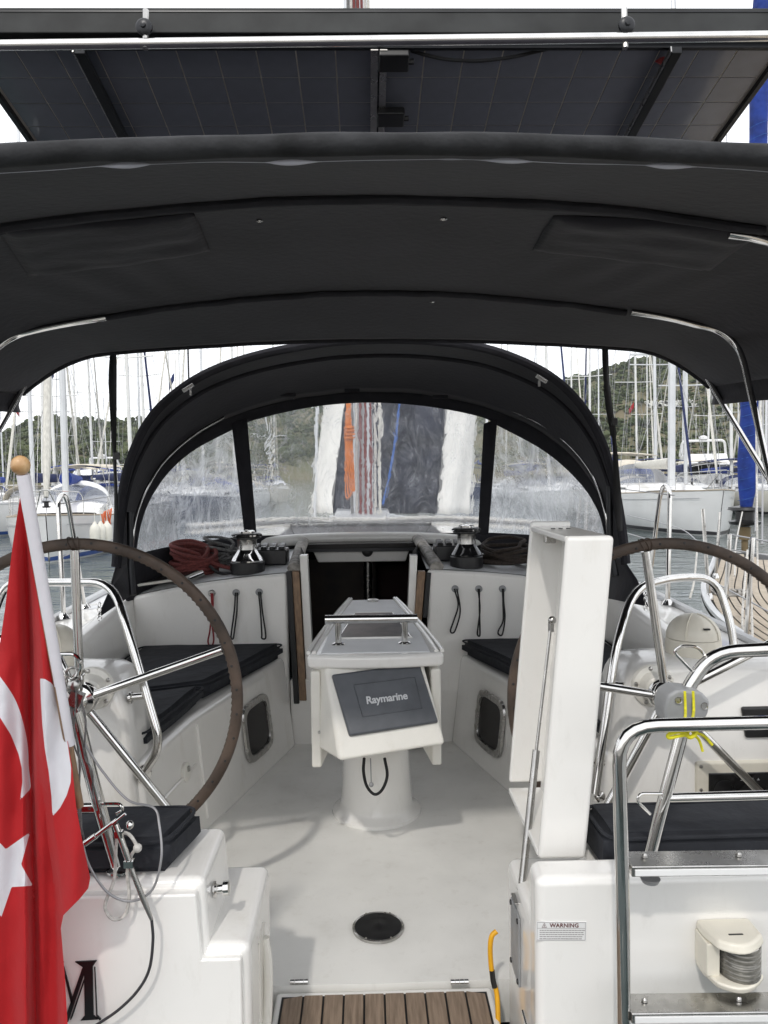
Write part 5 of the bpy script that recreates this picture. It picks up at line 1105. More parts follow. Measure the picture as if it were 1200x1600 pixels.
for i in range(5):
    x, y = rt.uniform(108, 130), rt.uniform(1050, 1100); pts = [at(x, y, 1.60)]
    for q in range(5): x += rt.uniform(-4, 16); y += rt.uniform(25, 60); pts.append(at(x, y, 1.585 + rt.uniform(-.01, .01)))
    b.tube(cr(pts, 6), rt.choice((.0014, .0019, .0023)), 6)
tag(b.build('loose_cords', ropegrey), 'tangle of thin grey cords hanging down the left pushpit tube', 'cords')
# ------------------------------------------------------------------ flag on its staff
fs_ = thing('flag_staff', 'wooden flag staff with ball top leaning at the left edge', 'flag staff', at(128, 1290, 1.53))
ftop, fbot = at(34, 745, 1.36), at(124, 1260, 1.50)
b = MB(); b.tube([ftop, fbot], .0085, 12); b.build('pole', wood, fs_)
b = MB(); b.ball(at(32, 727, 1.355), .0165, 10, (1.0, 1, 1.05)); b.build('ball_finial', knobw, fs_)
def pip(x, y, poly):
    ins = False; dm = 1e9; n = len(poly)
    for i in range(n):
        x0, y0 = poly[i]; x1, y1 = poly[(i+1) % n]
        if (y0 > y) != (y1 > y) and x < (x1 - x0)*(y - y0)/(y1 - y0) + x0: ins = not ins
        dx, dy = x1 - x0, y1 - y0; t = max(0, min(1, ((x - x0)*dx + (y - y0)*dy)/(dx*dx + dy*dy + 1e-9))); dm = min(dm, math.hypot(x - x0 - t*dx, y - y0 - t*dy))
    return dm if ins else -dm
def smoothpoly(p, n=6): return [(v.x, v.y) for v in cr([V(x, y, 0) for x, y in p], n, closed=True)]
cres = smoothpoly([(-45, 1015), (-20, 1035), (2, 1060), (26, 1098), (41, 1150), (44.5, 1192), (40, 1225)], 5)[:-5] + [(31.5, 1250)] + [(x, y) for x, y in [(35, 1222), (34, 1200), (29, 1178), (17, 1148), (0, 1121), (-25, 1095), (-45, 1082)]]
disc = [(62.5, 1060), (70, 1061), (80, 1067), (90, 1080), (95, 1095), (99, 1120), (106, 1165), (111, 1200), (110.5, 1222), (104, 1243), (94, 1262), (82, 1276), (80.5, 1245), (76, 1205), (70, 1170), (66, 1130), (64, 1095)]
star = [(47, 1300), (33, 1351), (51.5, 1384), (18, 1386), (2, 1433), (-22, 1400), (-60, 1412), (-42, 1360), (-70, 1325), (-28, 1330), (0, 1317), (9, 1327)]
def flag():
    Lf = [(765, 33), (850, 20), (950, 8), (1060, -8), (1160, -40), (1300, -70), (1640, -85)]; Rt = [(765, 37), (830, 47), (895, 60), (1000, 79), (1085, 93), (1130, 101), (1200, 113), (1260, 119), (1310, 128), (1372, 141), (1388, 138), (1405, 124), (1430, 99), (1450, 95), (1520, 101), (1640, 108)]
    nu, nv = 74, 250; rows = []; sdf = []
    for j in range(nv + 1):
        y = lerp(766, 1640, j / nv); l, r = interp(Lf, y), interp(Rt, y); row = []; am = min(1, (y - 766) / 260)
        f1 = lerp(.60, .62, j/nv); xf = interp([(766, 36), (900, 41), (1060, 46), (1200, 48), (1400, 52), (1640, 54)], y); xg = interp([(766, 39), (1000, 58), (1060, 62), (1200, 68), (1400, 92), (1640, 96)], y)
        for i in range(nu + 1):
            x = lerp(l, r, i / nu)
            d = .06 * math.exp(-((x - xf) / 8) ** 2) + (.03 * max(0, min(1, (x - xf) / 12)) if x > xf else 0) - .028 * max(0, min(1, (x - xg + 6) / 12)) + .012 * math.sin(x * .10 + y * .004) + .006 * math.sin(x*.06 - y * .011) + .0035 * noise.noise(V(x*.05, y*.02, 3))
            Yd = 1.42 + (y - 766)/874 * .07 + d * am
            row.append(at(x, y, Yd)); sdf.append(max(pip(x, y, cres) if x < 58 else -99, pip(x, y, disc), pip(x, y, star)))
        rows.append(row)
    b = MB(); b.grid(rows); me = b.mesh('flag', flag_mat())
    a = me.attributes.new('emblem', 'FLOAT', 'POINT'); a.data.foreach_set('value', sdf)
    fo = link('flag', me); tag(fo, 'red flag with white crescent and star hanging in folds at the left edge', 'flag')
    # white hoist band sleeved over the staff
    sl_ = MB(); pts = [ftop.lerp(fbot, k) for k in [i/16*.80 for i in range(17)]]; sl_.tube([p + V(.003, -.001, .004) for p in pts], lambda k: .0115 - .002*k, 12); sl_.build('hoist_band', pm('hoist_canvas', (.70, .68, .72), .8, var=.06, bump=.3, bs=60, bdist=.003), fo)
def flag_mat():
    m = bpy.data.materials.new('flag_cloth'); m.use_nodes = True; N = m.node_tree.nodes; L = m.node_tree.links; bs = N['Principled BSDF']
    bs.inputs['Roughness'].default_value = .75; bs.inputs['Sheen Weight'].default_value = .1
    at_ = N.new('ShaderNodeAttribute'); at_.attribute_name = 'emblem'; mr = N.new('ShaderNodeMapRange'); mr.inputs[1].default_value = -.4; mr.inputs[2].default_value = .4; L.new(at_.outputs['Fac'], mr.inputs[0])
    mx = N.new('ShaderNodeMix'); mx.data_type = 'RGBA'; mx.inputs[6].default_value = (.47, .009, .013, 1); mx.inputs[7].default_value = (.76, .76, .80, 1); L.new(mr.outputs[0], mx.inputs[0]); L.new(mx.outputs[2], bs.inputs['Base Color'])
    tc = N.new('ShaderNodeTexCoord'); nz = N.new('ShaderNodeTexNoise'); nz.inputs['Scale'].default_value = 28; nz.inputs['Detail'].default_value = 8; L.new(tc.outputs['Object'], nz.inputs[0]); bp = N.new('ShaderNodeBump'); bp.inputs['Strength'].default_value = .4; bp.inputs['Distance'].default_value = .006; L.new(nz.outputs['Fac'], bp.inputs['Height']); L.new(bp.outputs[0], bs.inputs['Normal'])
    tl_ = N.new('ShaderNodeBsdfTranslucent'); L.new(mx.outputs[2], tl_.inputs[0]); ms = N.new('ShaderNodeMixShader'); ms.inputs[0].default_value = .22; L.new(bs.outputs[0], ms.inputs[1]); L.new(tl_.outputs[0], ms.inputs[2]); L.new(ms.outputs[0], N['Material Output'].inputs[0])
    return m
flag()

# ------------------------------------------------------------------ winches, clutches, ropes on the coachroof
def winch(label, p, k=1.0):
    t = thing('winch', label, 'winch', p, group='chrome winches on the coachroof'); T = Matrix.Translation(p)
    b = MB(); b.lathe([(.088*k, -.02), (.090*k, .0), (.090*k, .04), (.086*k, .044)], 32, T); b.build('base', blackp, t)
    b = MB(); b.lathe([(.084*k, .044), (.086*k, .052), (.078*k, .066), (.062*k, .088), (.052*k, .105), (.050*k, .112)], 32, T); b.build('skirt', blackg if k < 1.02 else chrome, t)
    b = MB(); b.lathe([(.051*k, .110), (.0495*k, .13), (.0495*k, .155), (.053*k, .165)], 32, T); b.build('drum', dchrome, t)
    b = MB(); b.lathe([(.05*k, .164), (.074*k, .172), (.074*k, .178), (.055*k, .183), (.055*k, .187), (.072*k, .191), (.07*k, .197), (.04*k, .2)], 32, T); st = b.build('self_tailer', blackp, t)
    for q in range(12):
        a = q*PI/6; b = MB(); b.box(p + V(.072*k*math.cos(a), .072*k*math.sin(a), .187), (.016, .006, .008), Matrix.Rotation(a, 3, 'Z')); b.build('jaw_tooth', blackp, st)
    b = MB(); b.lathe([(.042*k, .199), (.042*k, .208), (.03*k, .214), (.016*k, .214), (.015*k, .206), (.001, .206)], 28, T); b.build('cap', chrome, t)
    b = MB(); b.box(p + V(.03, -.045, .186), (.035, .05, .012), Matrix.Rotation(.5, 3, 'Z')); b.build('stripper_arm', chrome, st, bevel=.003)
    return t
pw1, pw2 = at(387, 893, 4.16), at(729, 886, 4.16)
winch('chrome winch on the left of the companionway beside the red rope', V(pw1.x, 4.16, ztop(pw1.x, 4.16) + .015), 1.04)
winch('black and chrome winch on the right of the companionway', V(pw2.x, 4.16, ztop(pw2.x, 4.16) + .015), 1.0)
def clutch(label, px, py, n=4):
    p = at(px, py, 4.36); p.z = ztop(p.x, 4.36); t = thing('rope_clutch', label, 'rope clutch', p, group='black rope clutches')
    b = MB(); b.box(p + V(0, 0, .045), (.21, .17, .085)); b.build('body', blackp, t, bevel=.008)
    for i in range(n):
        b = MB(); b.box(p + V(-.075 + .05*i, -.01, .098), (.034, .12, .022), Matrix.Rotation(.12, 3, 'X')); b.build('lever', blackp, t, bevel=.006)
        b = MB(); b.box(p + V(-.075 + .05*i, -.06, .112), (.03, .02, .006)); b.build('lever_label', greyp, t)
clutch('black rope clutch bank left of the companionway hatch', 421, 868); clutch('black rope clutch bank right of the companionway hatch', 707, 862, 3)
def heap(name, label, c, ax, bx, hz, turns, r, m, seed, tail=None, loops=1.0):
    rn = random.Random(seed); pts = []
    for i in range(turns * 10):
        a = i * 2*PI/10; k = i / (turns*10); s = .55 + .45*abs(math.sin(i*.37 + seed)); ph = rn.uniform(-.2, .2)
        pts.append(V(c.x + ax*s*math.cos(a + ph), c.y + bx*s*math.sin(a + ph), c.z + r + hz*k*(.5 + .5*math.cos(a*.5 + seed)) + rn.uniform(0, .012)))
    if tail: pts += [Vector(p) for p in tail]
    b = MB(); b.tube(cr(pts, 4), r, 7); return tag(b.build(name, m), label, 'rope', 'ropes on the coachroof')
c = at(304, 888, 4.30); c.z = ztop(c.x, 4.3) + .005
heap('rope_coil', 'big coil of faded red rope on the coachroof left of the winch', c, .13, .11, .17, 20, .0115, ropered, 2, [c + V(.2, -.1, .05), c + V(.30, -.12, .05), V(pw1.x - .06, 4.12, c.z + .09)])
c = at(347, 884, 4.42); c.z = ztop(c.x, 4.42) + .01
heap('rope_coil', 'knotted grey rope heap between the red coil and the left winch', c, .10, .09, .16, 9, .0085, ropegrey, 5, [c + V(.15, -.1, .08), V(pw1.x - .05, 4.18, c.z + .14)])
c = at(792, 888, 4.30); c.z = ztop(c.x, 4.3) + .005
heap('rope_coil', 'dark brown rope coil on the coachroof right of the winch', c, .15, .14, .14, 8, .011, ropebrown, 9, [c + V(-.12, -.12, .03), c + V(-.2, -.05, .06), V(pw2.x + .06, 4.16, c.z + .10)])
b = MB(); b.tube(cr([at(328, 885, 4.2), at(345, 896, 4.14), at(372, 893, 4.12)], 8), .009, 8); tag(b.build('rope_tail', ropeblack), 'short black rope tail lying left of the left winch base', 'rope')
# deck portlight on the port coaming top
pp_ = [at(208, 918, 4.05), at(292, 906, 4.07), at(326, 890, 4.25), at(268, 899, 4.30)]
dp = thing('deck_portlight', 'slim dark portlight with pale frame below the red rope', 'portlight', pp_[0])
b = MB(); b.hexa(pp_, [p + V(0, -.01, .014) for p in pp_]); b.build('frame', offwhite, dp, bevel=.005)
cc = sum(pp_, V(0,0,0)) / 4; b = MB(); qn = [p.lerp(cc, .2) for p in pp_]; b.hexa([p + V(0, -.012, .012) for p in qn], [p + V(0, -.014, .019) for p in qn]); b.build('pane', smoke, dp)
b = MB(); b.tube([at(296, 905, 4.07), at(318, 896, 4.12)], .011, 8); b.build('handle', chrome, dp)
# pull cords on the bulkhead
def cord(label, px, py, m, pts, par):
    q = at(px, py, 3.999); t = thing('pull_cord', label, 'cord', q, group='cord loops hanging on the bulkhead')
    b = MB(); b.lathe([(.019, 0), (.019, .006), (.014, .012), (.006, .012), (.005, .006), (.001, .006)], 20, basis(V(q.x, 3.999, q.z), V(1, 0, 0), V(0, -1, 0))); b.build('eye', greyp if m is not cordred else dchrome, t)
    b = MB(); b.tube(cr([at(x, y, 3.985 - .004*i % .01) for i, (x, y) in enumerate(pts)], 6), .0042, 7); b.build('loop', m, t)
L3 = [lambda x, y: [(x, y), (x - 2, y + 18), (x - 6, y + 40), (x - 7, y + 66), (x - 2, y + 68), (x - 1, y + 55), (x - 1, y + 30), (x + 1, y)],]
cord('red cord loop on the left bulkhead, leftmost of three', 331, 927, cordred, [(330, 927), (331, 950), (328, 985), (325, 1002), (329, 1011), (334, 1000), (331, 970), (333, 945), (332, 927)], bkl)
cord('middle black cord loop on the left bulkhead', 369, 926, ropeblack, [(368, 926), (366, 955), (362, 985), (361, 996), (364, 998), (366, 988), (370, 955), (371, 926)], bkl)
cord('right black cord loop on the left bulkhead next to the companionway', 405, 925, ropeblack, [(404, 925), (407, 955), (409, 990), (409, 997), (414, 998), (415, 990), (410, 955), (407, 925)], bkl)
cord('leftmost black cord loop on the right bulkhead', 711, 920, ropeblack, [(710, 920), (716, 945), (709, 970), (704, 985), (707, 989), (712, 983), (719, 955), (714, 920)], bkr)
cord('middle black cord loop on the right bulkhead', 748, 920, ropeblack, [(747, 920), (750, 950), (747, 980), (746, 991), (749, 994), (750, 986), (749, 950), (749, 920)], bkr)
cord('rightmost black cord loop on the right bulkhead beside the open lid', 785, 920, ropeblack, [(785, 920), (786, 945), (786, 970), (779, 985), (779, 991), (785, 991), (789, 965), (787, 940), (787, 920)], bkr)
# ================================================================== DODGER (sprayhood)
dg = thing('sprayhood', 'charcoal canvas sprayhood with three clear wrinkled windows over the companionway', 'sprayhood', (0, 4.3, .9))
def Yw(px, py):
    u = min(1, abs(px - 575) / 372); return 5.0 - 1.0 * u ** 2.2 - .0012 * (835 - py) * (1 - u*u)
def wp(px, py, d=0): return at(px, py, Yw(px, py) - d)
HY = 3.74
Apx = [(181, 885), (184, 850), (187, 810), (193, 762), (205, 715), (228, 665), (262, 625), (320, 585), (400, 556), (500, 537), (580, 531), (660, 532), (740, 541), (800, 558), (860, 588), (905, 630), (938, 685), (957, 745), (968, 800), (975, 850), (978, 880)]
Fpx = [(202, 880), (204, 845), (211, 805), (228, 763), (258, 722), (300, 685), (350, 655), (420, 632), (500, 617), (575, 612), (650, 615), (725, 627), (775, 642), (830, 665), (880, 700), (915, 738), (940, 780), (952, 815), (958, 850), (960, 872)]
Ipx = [(212, 868), (217, 832), (226, 800), (240, 770), (266, 735), (305, 702), (362, 672), (385, 660), (450, 643), (510, 633), (575, 629), (640, 632), (700, 640), (757, 653), (776, 664), (840, 698), (880, 728), (915, 765), (935, 800), (943, 828), (947, 845)]
NA = 90
A_ = resample(cr([at(x, y, HY) for x, y in Apx], 8), NA); F_ = resample(cr([wp(x, y) for x, y in Fpx], 8), NA); I_ = resample(cr([wp(x, y, .004) for x, y in Ipx], 8), NA)
b = MB(); rows = []
for j in range(13):
    k = j / 12; rows.append([a.lerp(f, k) + V(0, 0, .035 * math.sin(PI * k) * math.sin(PI * i / (NA - 1)) + .004 * noise.noise(V(i*.25, k*5, 2))) for i, (a, f) in enumerate(zip(A_, F_))])
b.grid(rows); b.build('canopy', fabric, dg, solid=.004)
b = MB(); b.grid([[f.lerp(i_, k) for f, i_ in zip(F_, I_)] for k in (0, .25, .5, .75, 1)]); b.build('window_surround', fabric2, dg, solid=.005)
b = MB(); b.tube([a + V(0, -.004, 0) for a in A_], .019, 8, flat=1.2); b.build('aft_hem', fabric2, dg)
b = MB(); b.tube([a.lerp(f, .22) + V(0, 0, -.012) for a, f in zip(A_, F_)], .012, 6); b.build('hoop_sleeve', fabric2, dg)
for x0, x1, x2, x3 in ((383, 401, 362, 386), (747, 763, 756, 777)):
    y0 = 836 if x0 < 500 else 832; b = MB(); b.grid([[wp(lerp(x0, x2, k), lerp(y0 + 6, 662, k), .008), wp(lerp((x0+x1)/2, (x2+x3)/2, k), lerp(y0 + 5, 658, k), .014), wp(lerp(x1, x3, k), lerp(y0 + 4, 655, k), .008)] for k in [i/8 for i in range(9)]]); b.build('divider', fabric2, dg, solid=.006)
hem = [(197, 885), (212, 868), (250, 857), (300, 848), (383, 838), (460, 836), (575, 834), (690, 833), (750, 832), (800, 834), (860, 838), (905, 843), (947, 848), (966, 874)]
b = MB(); H0 = resample(cr([wp(x, y, .006) for x, y in hem], 6), 60); b.grid([[p + V(0, 0, .0) for p in H0], [p + V(0, -.008, -.022) for p in H0], [V(p.x, p.y - .02, max(ztop(min(1.27, max(-1.27, p.x)), p.y) - .02, .6)) for p in H0]]); b.build('bottom_hem', fabric2, dg, solid=.004)
def pane(Lb, Lt, Rb, Rt, tops, bots, m):
    nu, nv = 26, 14; rows = []
    for j in range(nv + 1):
        v = j / nv; row = []
        for i in range(nu + 1):
            u = i / nu; xb = lerp(Lb, Rb, u); yb_ = interp(bots, xb); xt = lerp(Lt, Rt, u); yt = interp(tops, xt); row.append(wp(lerp(xb, xt, v), lerp(yb_, yt, v), 0))
        rows.append(row)
    b = MB(); b.grid(rows); return b.build('window_pane', m, dg)
tops = [(x, y - 1) for x, y in Ipx if True]
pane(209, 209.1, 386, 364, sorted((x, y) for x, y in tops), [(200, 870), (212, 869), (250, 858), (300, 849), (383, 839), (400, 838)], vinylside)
pane(398, 383, 750, 759, sorted(tops), [(380, 838), (460, 837), (575, 835), (690, 834), (750, 833)], vinyl)
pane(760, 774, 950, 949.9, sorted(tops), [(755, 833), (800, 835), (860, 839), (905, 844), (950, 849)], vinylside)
# bare bits of the stainless frame, brackets
for pts in (((206, 858), (209, 825), (216, 795), (231, 760), (257, 720), (300, 682), (350, 652)), ((797, 640), (835, 657), (872, 680), (905, 712), (930, 750), (946, 800), (952, 845))):
    b = MB(); b.tube(cr([wp(x, y, .05) for x, y in pts], 8), .0085, 10); b.build('frame_tube', chrome, dg)
for px, py in ((294, 606), (846, 592)):
    p = at(px, py, HY - .03); b = MB(); s_ = -1 if px < 600 else 1; b.box(p, (.06, .02, .016), Matrix.Rotation(.55*s_, 3, 'Y')); b.box(p + V(0, -.012, .004), (.05, .006, .006), Matrix.Rotation(.55*s_, 3, 'Y')); b.box(p + V(-.012*s_, -.006, -.022), (.012, .01, .03)); b.build('frame_bracket', dchrome, dg, bevel=.003)
for px, py in ((450, 617), (550, 610), (688, 620)):
    b = MB(); b.box(wp(px, py, .10), (.09, .02, .02)); b.build('fabric_loop', fabric2, dg, bevel=.004)
# lower aft corners drawn down to the side deck with hook and chain
for sg, pts, hook in ((-1, ((181, 885, HY), (202, 880, 3.98), (212, 926, 3.85), (152, 966, 3.50), (170, 925, 3.6)), (156, 962)), (1, ((978, 880, HY), (958, 862, 4.0), (950, 935, 3.85), (1013, 948, 3.48), (995, 905, 3.6)), (1008, 946))):
    q = [at(*p) for p in pts]; b = MB(); c = sum(q, V(0,0,0)) / 5 + V(sg*.02, -.02, 0)
    b.add(q + [c], [(0, 1, 5), (1, 2, 5), (2, 3, 5), (3, 4, 5), (4, 0, 5)]); b.build('corner_flap', fabric, dg, solid=.004)
    h0 = at(hook[0], hook[1], 3.47); b = MB()
    for i in range(4):
        c0 = h0 + V(0, -.004, .05 - .02*i); b.tube([c0 + V(.008*math.cos(a*PI/5)*(1 if i % 2 else .4), .008*math.cos(a*PI/5)*(.4 if i % 2 else 1), .013*math.sin(a*PI/5)) for a in range(10)], .0022, 5, closed=True)
    b.build('hook_chain', chrome, dg)
# black aft strut inside the hood sides
for pts in (((203, 800, 3.82), (204, 880, 3.8), (208, 930, 3.75)), ((953, 760, 3.82), (953, 850, 3.8), (962, 900, 3.75))):
    b = MB(); b.tube([at(*p) for p in pts], .016, 10); b.build('side_strut', alumblk, dg)

# ================================================================== BIMINI
bm_ = thing('bimini', 'charcoal canvas bimini awning stretched over the helm', 'bimini', (0, 2.5, 2.0))
ZC = [(1.44, at(600, 232, 1.44).z), (2.0, at(600, 305, 2.0).z), (2.5, at(600, 305, 2.0).z + .018), (3.0, at(600, 455, 3.0).z), (3.6, at(600, 530, 3.6).z)]
def bz(x, Y):
    a = interp([(1.44, .045), (2.0, .08), (3.0, .08), (3.6, .035)], Y); return sinterp(ZC, Y) - a*x*x - 1.0*max(0, abs(x) - 1.22)**2 + .004*noise.noise(V(x*2.5, Y*2.2, 1)) + .0015*noise.noise(V(x*9, Y*4, 4)) + .0045*math.sin(abs(x)*34 + Y*9 + 2*noise.noise(V(x*3, Y*3, 7)))*math.exp(-((abs(x) - .85)/.28)**2 - ((Y - 2.62)/.22)**2)
XW = 1.60
xs = [-XW + 2*XW*i/160 for i in range(161)]; ys = [1.44 + (3.6 - 1.44)*j/60 for j in range(61)]
b = MB(); b.grid([[V(x, Y, bz(x, Y)) for x in xs] for Y in ys]); can = b.build('canopy', fabric, bm_, solid=.004)
for sg in (-1, 1):
    b = MB(); b.grid([[V(sg*XW, Y, bz(XW, Y)), V(sg*(XW + .02), Y, bz(XW, Y) - .05), V(sg*(XW + .012), Y, bz(XW, Y) - .085)] for Y in ys]); b.build('side_valance', fabric, bm_, solid=.004)
def hoop(Y, x0, x1, dz, n=40): return [V(lerp(x0, x1, i/n), Y, bz(lerp(x0, x1, i/n), Y) + dz) for i in range(n + 1)]
b = MB(); b.tube([p + V(0, -.006, .0012*noise.noise(p*6)) for p in hoop(1.44, -XW, XW, .006, 90)], lambda k: .0200 + .0008*math.sin(k*70) , 12); b.build('aft_sleeve', fabaft, bm_)
b = MB(); b.tube([p + V(0, 0, .020) for p in hoop(1.445, -XW, XW, .003, 60)], .010, 8, flat=.6); b.build('aft_zip', fabric2, bm_)
b = MB(); b.tube([p + V(0, 0, .002*math.sin(p.x*13)) for p in hoop(1.455, -XW, XW, -.0175, 320)], lambda k: .0006 + .0048*max(0, math.sin(k*58) + .55*math.sin(k*141 + 1) - .35), 7); b.build('aft_edge_glints', glintm, bm_)  # swelling pale strip: sun glints on the sleeve's lower edge, modelled in
for Y, dz, r in ((2.0, -.010, .016), (3.0, -.010, .016)):
    xa, xb_ = (-1.5, 1.02) if Y < 2.5 else (-1.02, 1.0)
    b = MB(); b.tube([p + V(0, .004*noise.noise(p*7), .005*noise.noise(p*9)) for p in hoop(Y, xa, xb_, dz, 80)], r, 10, flat=.75); b.build('hoop_sleeve', fabric2, bm_)
    b = MB(); rows = [[p + V(0, d, -.003 + .004*noise.noise(V(p.x*8, d*40, Y))) for p in hoop(Y, xa, xb_, dz + .006, 90)] for d in (.02, .034, .046)]; b.grid(rows); b.build('sleeve_flap', fabric2, bm_, solid=.002)
b = MB(); b.tube(hoop(3.6, -XW, XW, -.004, 60), .011, 8); b.build('front_hem', fabric2, bm_)
def on_bim(px, py, dz=0):
    lo, hi = 1.45, 3.6
    for _ in range(40):
        m = (lo + hi)/2; p = at(px, py, m)
        if p.z > bz(p.x, m): hi = m
        else: lo = m
    p = at(px, py, (lo + hi)/2); return p + V(0, 0, dz)
for q in (([(-10, 352), (150, 345), (303, 331)], [(45, 430), (180, 410), (328, 390)]), ([(865, 335), (1000, 340), (1140, 352), (1195, 362)], [(833, 389), (960, 402), (1110, 421)])):
    b = MB(); rings = []; T0, B0 = q
    T0 = resample([on_bim(x, y) for x, y in T0], 30); B0 = resample([on_bim(x, y) for x, y in B0], 30)
    for j in range(15):
        k = j / 14; row = []
        for i, (p, s_) in enumerate(zip(T0, B0)):
            m_ = p.lerp(s_, k); ed_ = min(k, 1 - k, i/29, 1 - i/29); row.append(V(m_.x, m_.y, bz(m_.x, m_.y) - .004 - .015*min(1, ed_*12) + .012*noise.noise(V(m_.x*5 + k*2, m_.y*14, 2)) * min(1, ed_*9)))
        rings.append(row)
    b.grid(rings); b.build('rolled_window_flap', fabric, bm_, solid=.003)
for px, py in ((405, 322), (693, 319), (675, 456)):
    p = on_bim(px, py, -.036); b = MB(); b.lathe([(.010, 0), (.010, -.004), (.005, -.006), (.002, -.003)], 14, Matrix.Translation(p)); b.build('snap_fastener', chrome, bm_)
# frame: bare hoop ends and legs
for pts, par in ((((986, 487, 2.98), (1045, 497, 2.98), (1085, 507, 2.985), (1120, 516, 2.99), (1145, 534, 2.98), (1160, 560, 2.96), (1172, 610, 2.93), (1190, 690, 2.88), (1215, 800, 2.8), (1262, 1000, 2.66)), 1), (((166, 496, 2.98), (110, 505, 2.98), (60, 515, 2.985), (20, 527, 2.99), (-10, 550, 2.97), (-28, 590, 2.95), (-45, 690, 2.88), (-70, 800, 2.8), (-118, 1010, 2.66)), 0)):
    b = MB(); b.tube(cr([at(*p) for p in pts], 6), .0125, 12); b.build('hoop_tube', chrome, bm_)
for pts in (((1092, 568, 3.58), (1130, 632, 3.5), (1203, 752, 3.3), (1262, 850, 3.15)), ((46, 588, 3.58), (0, 668, 3.45), (-60, 765, 3.3), (-115, 850, 3.15))):
    b = MB(); b.tube([at(*p) for p in pts], .0125, 12); b.build('front_leg', chrome, bm_)
    b = MB(); p = at(*pts[0]); b.box(p + V(0, 0, .02), (.05, .05, .03)); b.build('corner_patch', fabric2, bm_, bevel=.006)
b = MB(); b.tube([on_bim(1139, 351, -.024), on_bim(1170, 355, -.024), on_bim(1199, 361, -.026), on_bim(1230, 368, -.03)], .0125, 12); b.build('hoop_tube', chrome, bm_)
# tension straps between bimini and sprayhood
for lab, pts in (('black tension strap on the left between bimini front and sprayhood', ((177, 549, 3.60), (176, 600, 3.60), (178, 680, 3.62), (181, 760, 3.65), (182, 830, 3.68), (184, 870, 3.7))), ('black tension strap on the right between bimini front and sprayhood', ((945, 543, 3.60), (947, 590, 3.6), (952, 640, 3.62), (960, 690, 3.64), (964, 760, 3.67), (968, 830, 3.69)))):
    t = thing('tension_strap', lab, 'strap', at(*pts[-1]), group='bimini tension straps')
    c = cr([at(*p) for p in pts], 10); rows = []
    for i, p in enumerate(c):
        k = i/len(c); w = (.013 + .005*math.sin(k*9) + (.006 if .25 < k < .55 and 'right' in lab else 0)); tw = .6*math.sin(k*7); rows.append([p + V(-w*math.cos(tw), -w*math.sin(tw), 0), p + V(0, -.004, 0), p + V(w*math.cos(tw), w*math.sin(tw), 0)])
    b = MB(); b.grid(rows); b.build('webbing', ropeblack, t, solid=.005)
    p = at(*pts[0]); b = MB(); b.tube([p + V(.018*math.cos(a), 0, .004 + .014*math.sin(a)) for a in [2*PI*k/14 for k in range(14)]], .003, 6, closed=True); b.build('snap_ring', chrome, t)
    b = MB(); b.box(c[int(len(c)*.48)] + V(.012, -.008, 0), (.03, .012, .035)); b.build('buckle', blackp, t, bevel=.004)

# ================================================================== SOLAR PANELS ON THE STERN ARCH
TILT = R(-10.7); PY0, PZ0 = 2.40, at(600, 78, 2.40).z
def sp(x, s, n=0): return V(x, PY0 + s*math.cos(TILT) - n*math.sin(TILT), PZ0 + s*math.sin(TILT) + n*math.cos(TILT))
ga = thing('stern_arch', 'polished steel stern arch tube carrying the solar panels across the top', 'arch', (0, 2.3, .7))
pb = [at(-330, 1010, 2.3), at(-300, 300, 2.3), at(-230, 73.5, 2.3), at(600, 63.5, 2.3), at(1400, 54, 2.3), at(1480, 300, 2.3), at(1500, 1000, 2.3)]
b = MB(); b.tube(fillet(pb, .15), .0145, 16); b.build('cross_tube', chrome, ga)
for px, py in ((227, 46), (977, 43)):
    p = at(px, py, 2.315); b = MB(); b.lathe([(.022, -.008), (.024, -.004), (.024, .004), (.018, .009), (.008, .010), (.007, .016), (.002, .017)], 20, basis(p + V(0, -.012, 0), V(1, 0, 0), V(0, -1, 0))); c_ = b.build('clamp_knob', alumblk, ga)
    b = MB(); b.tube([at(px, 66, 2.3) + V(0, .0, -.018), p + V(0, .01, .06)], .009, 8); b.build('clamp_stud', dchrome, ga)
for x, px in ((-.857, 155), (.94, 1050)):
    b = MB(); q = [sp(x - .016, -.03, -.012), sp(x + .016, -.03, -.012), sp(x + .016, .60, -.012), sp(x - .016, .60, -.012)]; b.hexa([p + V(0, 0, -.022) for p in q], q); r_ = b.build('rail', alumblk, ga, bevel=.003)
    b = MB(); b.hexa([sp(x - .020, -.03, -.0125) , sp(x - .0165, -.03, -.0125), sp(x - .0165, .6, -.0125), sp(x - .020, .6, -.0125)], [sp(x - .020, -.03, -.03), sp(x - .0165, -.03, -.03), sp(x - .0165, .6, -.03), sp(x - .020, .6, -.03)]); b.build('rail_lip', dchrome, r_)
b = MB(); b.box((0,0,0), (2.78, .05, .018)); 
fr1 = MB(); q = [sp(-1.42, -.045, .020), sp(1.44, -.045, .020), sp(1.44, -.045, .104), sp(-1.42, -.045, .104)]; fr1.hexa(q, [p + V(0, .03, 0) for p in q]); fr1.build('aft_beam', panelfr, ga, bevel=.004)
fr1 = MB(); q = [sp(-1.42, -.047, .088), sp(1.44, -.047, .088), sp(1.44, -.047, .092), sp(-1.42, -.047, .092)]; fr1.hexa(q, [p + V(0, .006, 0) for p in q]); fr1.build('beam_groove', alumblk, ga)
CP = .1215
